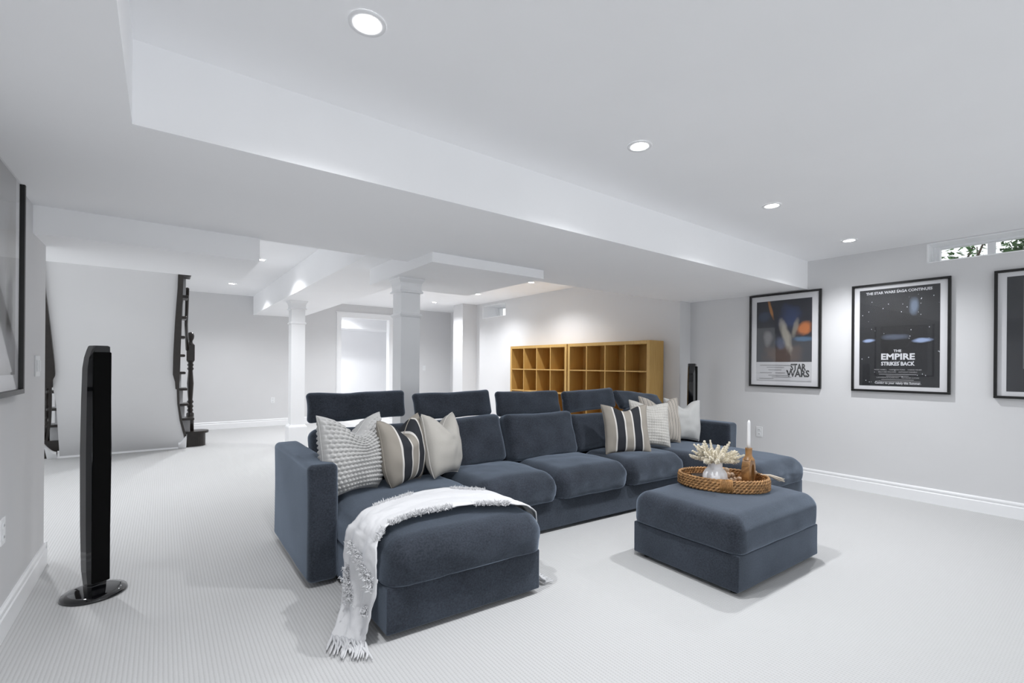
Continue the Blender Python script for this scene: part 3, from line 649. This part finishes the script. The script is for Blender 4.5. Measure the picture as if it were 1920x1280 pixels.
def slab(name, xc, w, h, t_, yc, zc, tilt, yaw=0.0, roll=0.0, r=0.06, puff=0.03, seed=0.0):
    Rm = Matrix.Rotation(yaw, 3, 'Z') @ Matrix.Rotation(tilt, 3, 'X') @ Matrix.Rotation(roll, 3, 'Y')
    c = Vector((xc, yc + shy(xc), zc))
    def fn(p):
        u, v = p.x / (w / 2), p.z / (h / 2); g = max(0, 1 - u * u) ** 0.5 * max(0, 1 - v * v) ** 0.5
        s_ = 1 if p.y > 0 else -1; q = p + Vector((seed, seed * 2.1, 0))
        d = Vector((p.x * (1 - 0.02 * (1 - v * v)) + 0.004 * nz(q, 9), p.y + s_ * puff * g + 0.010 * nz(q, 6) + 0.005 * nz(q, 15), p.z * (1 - 0.025 * (1 - u * u)) + 0.009 * nz((q.z, q.x, q.y), 5)))
        return c + Rm @ d
    return MB().rbox(-w / 2, w / 2, -t_ / 2, t_ / 2, -h / 2, h / 2, r, 4, 12, fn).build(name, SOFA, sofa, True)
T = math.radians
slab('back_cushion', 1.215, 0.76, 0.39, 0.15, 3.53, 0.640, T(-15), seed=1)
slab('back_cushion', 2.02, 0.76, 0.42, 0.16, 3.46, 0.650, T(-16), T(-3), T(-2.5), seed=2)
slab('back_cushion', 2.80, 0.79, 0.42, 0.17, 3.44, 0.650, T(-17), T(-2), seed=3)
slab('back_cushion', 3.585, 0.74, 0.38, 0.15, 3.50, 0.628, T(-14), T(-2), seed=4)
slab('back_cushion', 4.40, 0.76, 0.40, 0.15, 3.50, 0.655, T(-16), seed=5)
slab('headrest', 1.215, 0.765, 0.215, 0.07, 3.63, 0.978, T(-8), T(1), T(-0.6), 0.035, 0.03, 6)
slab('headrest', 2.035, 0.76, 0.225, 0.07, 3.64, 0.955, T(-14), T(0), T(-1.0), 0.035, 0.03, 7)
slab('headrest', 2.80, 0.745, 0.235, 0.07, 3.60, 0.940, T(-16), T(-1), T(0.4), 0.035, 0.03, 8)
slab('headrest', 3.575, 0.74, 0.22, 0.07, 3.60, 0.945, T(-12), T(-1), T(-2.0), 0.035, 0.03, 9)
slab('headrest', 4.36, 0.78, 0.22, 0.07, 3.62, 0.90, T(-38), T(4), T(7), 0.035, 0.035, 10)

# ------------------------------------------------------------------ ottoman
ott = thing('ottoman', (3.10, 1.687, 0), 'blue-grey square storage ottoman holding the woven tray', 'ottoman', None, T(-1.8))
def ofn(p): return (p.x + 0.003 * nz(p, 6), p.y + 0.003 * nz((p.z, p.x, p.y), 6), p.z)
MB().rbox(3.10 - 0.5, 3.10 + 0.5, 1.687 - 0.372, 1.687 + 0.372, 0.03, 0.235, 0.008, 2, 8, ofn).build('base', SOFA, ott, True)
def ocf(p):
    u, v = (p.x - 3.10) / 0.51, (p.y - 1.687) / 0.38; w = max(0, 1 - u * u) ** 0.6 * max(0, 1 - v * v) ** 0.6; tz = max(0, (p.z - 0.24) / 0.2)
    return (p.x + wr(p, 0.005, 6), p.y + wr((p.y, p.z, p.x), 0.005, 6), max(0.240, p.z + 0.022 * w * tz + wr(p, 0.003, 6) * tz))
MB().rbox(3.10 - 0.512, 3.10 + 0.512, 1.687 - 0.384, 1.687 + 0.384, 0.185, 0.440, 0.085, 5, 14, ocf).build('cushion', SOFA, ott, True)
for sx in (-1, 1):
    for sy in (-1, 1): MB().lathe([(0.022, 0), (0.026, 0.031)], (3.10 + sx * 0.43, 1.687 + sy * 0.31, 0), 12).build('foot', FOOT, ott)

# ------------------------------------------------------------------ scatter cushions
def pillow(name, base, yaw, lean, w, h, t_, m, label, chop=0.06, n=26, fn=None, roll=0.0, pipem=PIPE, seed=0.0, twist=0.0, tuck=0.2):
    o = bpy.data.objects.new(name, None); COL.objects.link(o); o.location = base; o.rotation_mode = 'XYZ'
    o.rotation_euler = (0, 0, yaw); tag(o, label, 'cushion', 'scatter cushions on the sofa')
    Rm = Matrix.Rotation(lean, 3, 'X') @ Matrix.Rotation(roll, 3, 'Y')
    V = []; UV = []; F = []; idx = {}
    def pos(u, v, s):
        x = w / 2 * u * (1 - 0.09 * (1 - v * v)) * (1 + 0.03 * nz((u, v, seed), 2)) * (1 - tuck * max(0, -v) ** 2.5); z = h / 2 * v * (1 - 0.09 * (1 - u * u))
        vv = max(0, (v + 0.3) / 1.3)
        z -= chop * math.exp(-(u / 0.42) ** 2) * vv ** 1.6
        g = (max(0, 1 - u ** 2) * max(0, 1 - v ** 2)) ** 0.42
        y = s * (t_ / 2 * g * (1 + 0.25 * chop / 0.06 * math.exp(-(u / 0.5) ** 2) * vv * 0.3)) + 0.010 * nz((u * 1.7, v * 1.7, seed + s), 1.5) * (1 - abs(u) ** 6)
        if fn: y += s * fn(u, v) * min(1, 6 * g ** 2)
        y += twist * u * v * 0.04
        return Rm @ Vector((x, y, z)) + Rm @ Vector((0, 0, h / 2))
    for s in (-1, 1):
        for i in range(n + 1):
            for j in range(n + 1):
                u, v = 2 * i / n - 1, 2 * j / n - 1
                u = math.sin(u * math.pi / 2) * 0.35 + u * 0.65; v = math.sin(v * math.pi / 2) * 0.35 + v * 0.65
                ed = i in (0, n) or j in (0, n); key = (i, j, 0 if ed else s)
                if key not in idx: idx[key] = len(V); V.append(pos(u, v, 0 if ed else s)); UV.append((0.5 + u / 2, 0.5 + v / 2))
        for i in range(n):
            for j in range(n):
                q = [idx.get((a, b, 0)) if (a in (0, n) or b in (0, n)) else idx[(a, b, s)] for a, b in ((i, j), (i + 1, j), (i + 1, j + 1), (i, j + 1))]
                F.append(tuple(q if s < 0 else q[::-1]))
    zmin = min(p.z for p in V)
    V = [p - Vector((0, 0, zmin)) for p in V]
    me = bpy.data.meshes.new('cover'); me.from_pydata([tuple(p) for p in V], [], F); me.update(); me.materials.append(m)
    me.polygons.foreach_set('use_smooth', [True] * len(me.polygons)); ul = me.uv_layers.new(name='UVMap')
    for lp in me.loops: ul.data[lp.index].uv = UV[lp.vertex_index]
    c = bpy.data.objects.new('cover', me); COL.objects.link(c); c.parent = o
    ring = [V[idx[(i, 0, 0)]] for i in range(n)] + [V[idx[(n, j, 0)]] for j in range(n)] + [V[idx[(n - i, n, 0)]] for i in range(n)] + [V[idx[(0, n - j, 0)]] for j in range(n)]
    b = MB().tube(ring, 0.0035, 5, True); p = mesh('piping', b.v, b.f, pipem, None, True); p.parent = o
    return o
def bobble(u, v):
    r = math.floor((v + 1) * 8.5); a = (u + (0.06 if int(r) % 2 else 0)) * 8.5 * math.pi; return 0.024 * (abs(math.sin(a)) ** 0.8 * abs(math.sin(v * 8.5 * math.pi + 8.5 * math.pi)) ** 0.8) - 0.004
def waffle(u, v): return 0.006 * max(math.sin(u * 24) ** 6, math.sin(v * 24) ** 6) - 0.003
ZQ = 0.478
pillow('scatter_cushion', (0.995, 2.975, ZQ), T(22), T(-10), 0.50, 0.50, 0.24, KNIT, 'pale grey bobble-knit cushion beside the left armrest', 0.12, 120, bobble, T(2), KNIT, 1, 0, 0.3)
pillow('scatter_cushion', (1.350, 3.00, ZQ), T(27), T(-8), 0.43, 0.46, 0.22, STRIPE, 'charcoal and taupe striped cushion on the left chaise', 0.12, 40, None, T(-2), STRIPE, 2, 0, 0.3)
pillow('scatter_cushion', (1.685, 3.05, ZQ), T(30), T(-12), 0.43, 0.46, 0.23, CREAM, 'plain cream cushion on the left chaise', 0.11, 40, None, T(3), PIPE, 3, 0, 0.25)
pillow('scatter_cushion', (3.52, 2.86, ZQ), T(-27), T(-16), 0.47, 0.47, 0.15, STRIPE, 'charcoal and taupe striped cushion at the right end of the sofa', 0.05, 40, None, T(0), STRIPE, 4, 0, 0.04)
pillow('scatter_cushion', (3.955, 2.93, ZQ), T(-22), T(-16), 0.45, 0.46, 0.14, WAFFLE, 'cream waffle-textured cushion next to the right striped cushion', 0.03, 80, waffle, T(5), WAFFLE, 5, 0, 0.05)
pillow('scatter_cushion', (4.30, 3.02, ZQ), T(-18), T(-18), 0.50, 0.50, 0.16, TICK, 'beige cushion with thin dark ticking stripes behind the waffle cushion', 0.09, 40, None, T(3), TICK, 6)
pillow('scatter_cushion', (4.60, 2.98, ZQ), T(-26), T(-14), 0.44, 0.46, 0.17, GREYC, 'plain pale grey cushion against the right armrest', 0.09, 40, None, T(4), GREYC, 7)

# ------------------------------------------------------------------ throw blanket
thr = thing('throw_blanket', (1.3, 2.35, 0.5), 'white tufted throw draped across the left chaise down to the carpet', 'blanket')
ST = [(0.770, 0.012, 2.12, 2.27), (0.782, 0.05, 2.115, 2.34), (0.792, 0.12, 2.10, 2.43), (0.800, 0.22, 2.085, 2.50), (0.803, 0.34, 2.085, 2.50), (0.812, 0.42, 2.11, 2.49), (0.850, 0.478, 2.165, 2.495), (0.93, 0.503, 2.215, 2.53),
      (1.10, 0.512, 2.245, 2.585), (1.30, 0.514, 2.225, 2.615), (1.48, 0.511, 2.165, 2.58), (1.60, 0.503, 2.10, 2.48), (1.69, 0.478, 2.085, 2.38), (1.745, 0.42, 2.10, 2.33), (1.758, 0.30, 2.12, 2.32), (1.760, 0.16, 2.13, 2.31), (1.775, 0.05, 2.12, 2.30), (1.82, 0.012, 2.09, 2.28)]
def cat(p0, p1, p2, p3, t): return 0.5 * (2 * p1 + (p2 - p0) * t + (2 * p0 - 5 * p1 + 4 * p2 - p3) * t * t + (3 * p1 - p0 - 3 * p2 + p3) * t ** 3)
NS, NT = 136, 34
def bpos(s, t):
    q = s * (len(ST) - 1); i = min(int(q), len(ST) - 2); f = q - i
    P = [ST[max(0, min(len(ST) - 1, i + k))] for k in (-1, 0, 1, 2)]
    x, z, ya, yb = [cat(P[0][k], P[1][k], P[2][k], P[3][k], f) for k in range(4)]
    P2 = [cat(P[0][k], P[1][k], P[2][k], P[3][k], min(1, f + 0.05)) for k in range(2)]
    tx, tz = P2[0] - x, P2[1] - z; L_ = math.hypot(tx, tz) or 1; nx, nzv = -tz / L_, tx / L_
    side = 1.0 if z < 0.44 else 0.3
    if s < 0.2: x -= 0.115 * t * (1 - s / 0.2) ** 1.5
    d = 0.007 + side * 0.018 * (0.5 + 0.5 * math.sin(t * 13 + 3.0 * nz((s * 6, t * 2, 0), 1))) * min(1, s * 12 + 0.3) + 0.005 * nz((s * 22, t * 7, 3), 1) + 0.003 * nz((s * 50, t * 16, 1), 1)
    edge = 0.012 * nz((s * 30, 0, 5), 1) * (1 if t < 0.1 or t > 0.9 else 0)
    return (x + nx * max(d, 0.004), ya + (yb - ya) * t + edge, max(0.006, z + nzv * max(d, 0.004)))
V = [bpos(i / NS, j / NT) for i in range(NS + 1) for j in range(NT + 1)]
F = [(i * (NT + 1) + j, (i + 1) * (NT + 1) + j, (i + 1) * (NT + 1) + j + 1, i * (NT + 1) + j + 1) for i in range(NS) for j in range(NT)]
bl = mesh('cloth', V, F, WHITEC, thr, True)
so = bl.modifiers.new('thickness', 'SOLIDIFY'); so.thickness = 0.006; so.offset = 1
rnd = random.Random(11)
def tuft(pts, rad, seed):
    """shaggy raised band along a path of (s, t) cloth coordinates"""
    rr = random.Random(seed); b = MB(); P = [Vector(bpos(*p)) for p in pts]
    for a, c in zip(P[:-1], P[1:]):
        m_ = max(2, int((c - a).length / 0.004))
        for k in range(m_ * 14):
            q = a.lerp(c, rr.random()) + Vector((rr.gauss(0, rad * 0.4), rr.gauss(0, rad * 0.5), rr.gauss(0, rad * 0.35)))
            if q.z < 0.45 and q.x < 1: q.x -= 0.010
            o_ = Vector((rr.uniform(-1, 0.1) if q.z < 0.45 and q.x < 1 else rr.uniform(-.6, .6), rr.uniform(-.8, .8), rr.uniform(-0.6, 0.8) if q.z < 0.45 else rr.uniform(0.2, 1))).normalized() * rr.uniform(0.012, 0.024)
            w = o_.cross(Vector((rr.uniform(-1, 1), rr.uniform(-1, 1), rr.uniform(-1, 1)))).normalized() * 0.0034
            w2 = o_.cross(w).normalized() * 0.0034
            b.add([q + w, q - w * 0.5 + w2, q - w * 0.5 - w2, q + o_], [(0, 1, 3), (1, 2, 3), (2, 0, 3)])
    o_ = b.build('tuft', WHITEC, thr); o_['kind'] = 'stuff'
tuft([(0.26, 0.75), (0.24, 0.45), (0.225, 0.15), (0.20, 0.06)], 0.028, 1)
tuft([(0.19, 0.85), (0.165, 0.75), (0.145, 0.62), (0.125, 0.62)], 0.030, 2)
tuft([(0.15, 0.12), (0.13, 0.08)], 0.022, 3)
tuft([(0.40, 0.02), (0.46, 0.02), (0.52, 0.02)], 0.014, 4)
tuft([(0.56, 0.02), (0.63, 0.02)], 0.014, 5)
tuft([(0.42, 0.98), (0.50, 0.97)], 0.012, 6); tuft([(0.58, 0.98), (0.66, 0.98)], 0.012, 7); tuft([(0.33, 0.03), (0.37, 0.03)], 0.013, 8)
b = MB()
for k in range(46):
    t_ = (k + 0.5) / 46; p = Vector(bpos(0.0, t_)); a = rnd.gauss(0, 0.35); ln = rnd.uniform(0.08, 0.13); pts = [p + Vector((0.004, 0.012, 0.004))]
    for j in range(1, 6):
        u = j / 5; pts.append(p + Vector((-ln * 0.30 * u + 0.02 * math.sin(a * 3 + u * 3) * u, -ln * u * math.cos(a) - 0.02 * u * u, 0.010 * math.sin(u * 5 + k) * (1 - u) + 0.002)))
    b.tube([(q.x, q.y, max(q.z, 0.006)) for q in pts], [0.005, 0.005, 0.0045, 0.0045, 0.005, 0.003], 5)
for k in range(14):
    t_ = (k + 0.5) / 14; p = Vector(bpos(1.0, t_)); pts = [p + Vector((0.06 * u, rnd.uniform(-.02, .01) * u, 0.004)) for u in (0, 0.5, 1)]
    b.tube([(q.x, q.y, max(q.z, 0.006)) for q in pts], 0.004, 5)
fr = b.build('fringe', WHITEC, thr, True); fr['kind'] = 'stuff'

# ------------------------------------------------------------------ woven tray and what stands in it
TC = Vector((3.165, 1.745, 0)); TZ = 0.4645; TA, TB, TR = 0.285, 0.205, T(-58)
ca, sa = math.cos(TR), math.sin(TR)
def oval(a, k=1.0, z=0.0, grow=0.0):
    x, y = (TA * k + grow) * math.cos(a), (TB * k + grow) * math.sin(a); return Vector((TC.x + x * ca - y * sa, TC.y + x * sa + y * ca, TZ + z))
tr = thing('woven_tray', (TC.x, TC.y, TZ), 'oval braided seagrass tray on the ottoman', 'tray')
b = MB(); n = 64; b.add([oval(2 * math.pi * i / n, 0.98, 0.0) for i in range(n)] + [oval(2 * math.pi * i / n, 0.98, 0.010) for i in range(n)],
                        [tuple(range(n))[::-1], tuple(range(n, 2 * n))] + [(i, (i + 1) % n, n + (i + 1) % n, n + i) for i in range(n)])
b.build('tray_bottom', SEAG, tr)
b = MB(); n = 96
b.add([oval(2 * math.pi * i / n, 1, 0.004, -0.004) for i in range(n)] + [oval(2 * math.pi * i / n, 1, 0.074, -0.002) for i in range(n)], [(i, (i + 1) % n, n + (i + 1) % n, n + i) for i in range(n)])
b.build('tray_wall', SEAG, tr, True)
for row in range(4):
    for ph in range(2):
        pts = []; n = 240
        for i in range(n):
            a = 2 * math.pi * i / n; w = a * 32 + ph * math.pi + row * 1.3
            pts.append(oval(a, 1, 0.0125 + row * 0.0165 + 0.0062 * math.sin(w), 0.004 + 0.0055 * math.cos(w)))
        MB().tube(pts, 0.0074, 5, True).build('braid_strand', SEAG, tr, True)
for ph in range(2):
    pts = []; n = 240
    for i in range(n):
        a = 2 * math.pi * i / n; w = a * 34 + ph * math.pi; pts.append(oval(a, 1, 0.077 + 0.005 * math.sin(w), 0.001 + 0.005 * math.cos(w)))
    MB().tube(pts, 0.0065, 5, True).build('rim_strand', SEAG, tr, True)
for c0_ in (math.radians(-88), math.radians(92)):
    for k in range(9):
        a = c0_ + (k - 4) * 0.030
        MB().tube([oval(a, 1, 0.003, 0.010), oval(a, 1, 0.04, 0.0165), oval(a, 1, 0.082, 0.011), oval(a, 1, 0.087, 0.0), oval(a, 1, 0.076, -0.010)], 0.0045, 5).build('binding', BAMB, tr, True)
TB0 = TZ + 0.0105
VC = Vector((3.078, 1.752, TB0))
va = thing('vase', tuple(VC), 'white glazed ceramic vase in the woven tray', 'vase')
MB().lathe([(0.001, 0.0), (0.062, 0.0), (0.074, 0.006), (0.080, 0.03), (0.081, 0.06), (0.078, 0.085), (0.066, 0.108), (0.052, 0.122), (0.047, 0.134), (0.047, 0.160), (0.050, 0.168), (0.047, 0.170), (0.042, 0.166),
            (0.041, 0.135), (0.050, 0.115), (0.066, 0.09), (0.070, 0.05), (0.06, 0.012), (0.001, 0.010)], tuple(VC), 40, False).build('body', VASE, va, True)
# dried plumes
bq = thing('dried_bouquet', (VC.x, VC.y, VC.z + 0.012), 'cream dried grass bouquet in the white vase', 'flowers')
def plume_mesh(seed, ln, rad, fat):
    rr = random.Random(seed); b = MB()
    nst = 240
    for k in range(nst):
        u = (k / nst) ** 0.9; prof = math.sin(math.pi * min(1, u * 0.92 + 0.08)) ** 0.7 if fat else (1 - u * 0.75) * (0.5 + 0.5 * math.sin(u * 22) ** 2)
        a = rr.uniform(0, 6.283); c = Vector((0, 0, ln * u)); out = Vector((math.cos(a), math.sin(a), rr.uniform(0.7, 1.5))).normalized()
        tip = c + out * rad * prof * rr.uniform(0.8, 1.4); w = out.cross(Vector((0, 0, 1))).normalized() * rad * 0.16
        mid_ = c.lerp(tip, 0.55); b.add([c, mid_ + w, tip, mid_ - w + out * 0.001], [(0, 1, 2, 3)])
    b.tube([(0, 0, -0.20 if False else -0.05), (0, 0, ln * 0.9)], 0.0016, 4)
    me = bpy.data.meshes.new('plume'); me.from_pydata([tuple(v) for v in b.v], [], b.f); me.update(); me.materials.append(PLUME); return me
PM = [plume_mesh(1, 0.14, 0.024, True), plume_mesh(2, 0.155, 0.040, False), plume_mesh(3, 0.12, 0.028, True), plume_mesh(4, 0.165, 0.036, False)]
rr = random.Random(21)
top = Vector((VC.x, VC.y, VC.z + 0.165))
spec = [(i * 2.399, 15 + 62 * ((i + 0.5) / 40) ** 0.7) for i in range(40)] + [(T(122), 78), (T(118), 60), (T(-60), 80), (T(-66), 66), (T(-40), 58), (T(150), 40)]
for i, (az, inc) in enumerate(spec):
    inc = T(inc); d = Vector((math.sin(inc) * math.cos(az), math.sin(inc) * math.sin(az), math.cos(inc)))
    p = top + Vector((math.cos(az), math.sin(az), 0)) * (0.008 + 0.028 * math.sin(inc)) + d * 0.006
    o = bpy.data.objects.new('plume', PM[i % 4]); COL.objects.link(o); o.parent = bq
    o.rotation_mode = 'QUATERNION'; o.rotation_quaternion = d.to_track_quat('Z', 'Y'); o.location = p - Vector(bq['_o'])
    s_ = rr.uniform(0.75, 1.05) * (0.92 if inc > T(60) else 1.0); o.scale = (s_, s_, s_)
for i in range(7):
    a = i * 0.9; MB().tube([top + Vector((0.03 * math.cos(a), 0.03 * math.sin(a), 0.0)), (VC.x - 0.03 * math.cos(a), VC.y - 0.03 * math.sin(a), VC.z + 0.02)], 0.0016, 4).build('stem', PLUME, bq)
# candle holder
HC = Vector((3.262, 1.612, TB0)); hy = T(6)
ch = thing('candle_holder', tuple(HC), 'wooden ring-shaped candle holder in the woven tray', 'candle holder')
ux = Vector((math.cos(hy), math.sin(hy), 0)); uy = Vector((-math.sin(hy), math.cos(hy), 0))
b = MB(); n = 40; V = []; F = []
for i in range(n):
    a = 2 * math.pi * i / n; co, si = math.cos(a), math.sin(a)
    ob = (0.058 * co, 0.103 * si + 0.101); ib = (0.028 * co, 0.062 * si + 0.095)
    for (q, w) in ((ob, 0.029), (ob, -0.029), (ib, -0.029), (ib, 0.029)):
        k = 0.86 if q is ob and si > 0.3 else 1.0
        V.append(HC + ux * q[0] + uy * w * (1 if q is ib else 0.9) + Vector((0, 0, max(0.0, q[1]))))
for i in range(n):
    j = (i + 1) % n
    for k in range(4): F.append((i * 4 + k, j * 4 + k, j * 4 + (k + 1) % 4, i * 4 + (k + 1) % 4))
b.add(V, F).build('ring', ACACIA, ch, False)
MB().lathe([(0.040, 0), (0.030, 0.012), (0.023, 0.025), (0.021, 0.04), (0.0225, 0.075), (0.022, 0.08), (0.012, 0.08), (0.012, 0.07)], (HC.x, HC.y, HC.z + 0.185), 24, False).build('neck', ACACIA, ch, True)
cd = thing('candle', (HC.x, HC.y, HC.z + 0.256), 'white taper candle standing in the wooden holder', 'candle')
MB().lathe([(0.0115, 0.0), (0.0115, 0.05), (0.0108, 0.175), (0.0098, 0.188), (0.004, 0.200), (0.001, 0.201)], (HC.x, HC.y, HC.z + 0.256), 18).build('wax', WAX, cd, True)
MB().tube([(HC.x, HC.y, HC.z + 0.256 + 0.199), (HC.x + 0.001, HC.y, HC.z + 0.256 + 0.205)], 0.001, 5).build('wick', PIPE, cd)
# wooden bead garland with tassel
gar = thing('bead_garland', (3.24, 1.74, TB0), 'string of wooden beads with a pale tassel hanging over the tray rim', 'garland')
beads = [(3.175, 1.725, .018, .017), (3.205, 1.715, .02, .018), (3.225, 1.745, .018, .018), (3.205, 1.765, .02, .017), (3.20, 1.735, .052, .018), (3.225, 1.72, .05, .017), (3.245, 1.715, .02, .018), (3.265, 1.735, .018, .017),
         (3.19, 1.79, .018, .018), (3.23, 1.78, .02, .018), (3.215, 1.755, .075, .019), (3.27, 1.77, .02, .017), (3.29, 1.70, .02, .016), (3.315, 1.68, .028, .016), (3.33, 1.65, .045, .015), (3.342, 1.615, .070, .014)]
beads = [(x + 0.016, y, z * 1.12 + 0.002, r * 1.14) for x, y, z, r in beads]
for x, y, z, r in beads: MB().lathe([(0.001, -r)] + [(r * math.sin(q * math.pi / 8), -r * math.cos(q * math.pi / 8)) for q in range(1, 8)] + [(0.001, r)], (x, y, TB0 + z), 14, False).build('bead', BEADM, gar, True)
MB().tube([(x, y, TB0 + z) for x, y, z, r in beads], 0.0015, 4).build('cord', ROPE, gar)
rq = random.Random(5); k0 = Vector((3.352, 1.575, TB0 + 0.076)); b = MB()
for k in range(26):
    e = k0 + Vector((0.10 + rq.uniform(-.012, .012), -0.105 + rq.uniform(-.014, .014), -0.032 + rq.uniform(-.012, .012))); mm = k0.lerp(e, 0.45) + Vector((0, 0, 0.010))
    b.tube([k0, mm, e], 0.0022, 4)
o = b.build('tassel', ROPE, gar, True); o['kind'] = 'stuff'
# black lacquer box beside the vase
bk = thing('lacquer_box', (3.135, 1.895, TB0), 'small black lacquer box behind the vase in the tray', 'box', None, T(-30))
MB().rbox(3.135 - 0.055, 3.135 + 0.055, 1.895 - 0.045, 1.895 + 0.045, TB0, TB0 + 0.030, 0.004, 2, 1).build('body', DARKW, bk)
MB().rbox(3.135 - 0.057, 3.135 + 0.057, 1.895 - 0.047, 1.895 + 0.047, TB0 + 0.031, TB0 + 0.044, 0.004, 2, 1).build('lid', DARKW, bk)
MB().rbox(3.135 - 0.058, 3.135 - 0.054, 1.895 - 0.012, 1.895 + 0.012, TB0 + 0.012, TB0 + 0.04, 0.0015, 1, 1).build('clasp', PLATE, bk)
for o in bpy.data.objects:
    if '_o' in o: del o['_o']
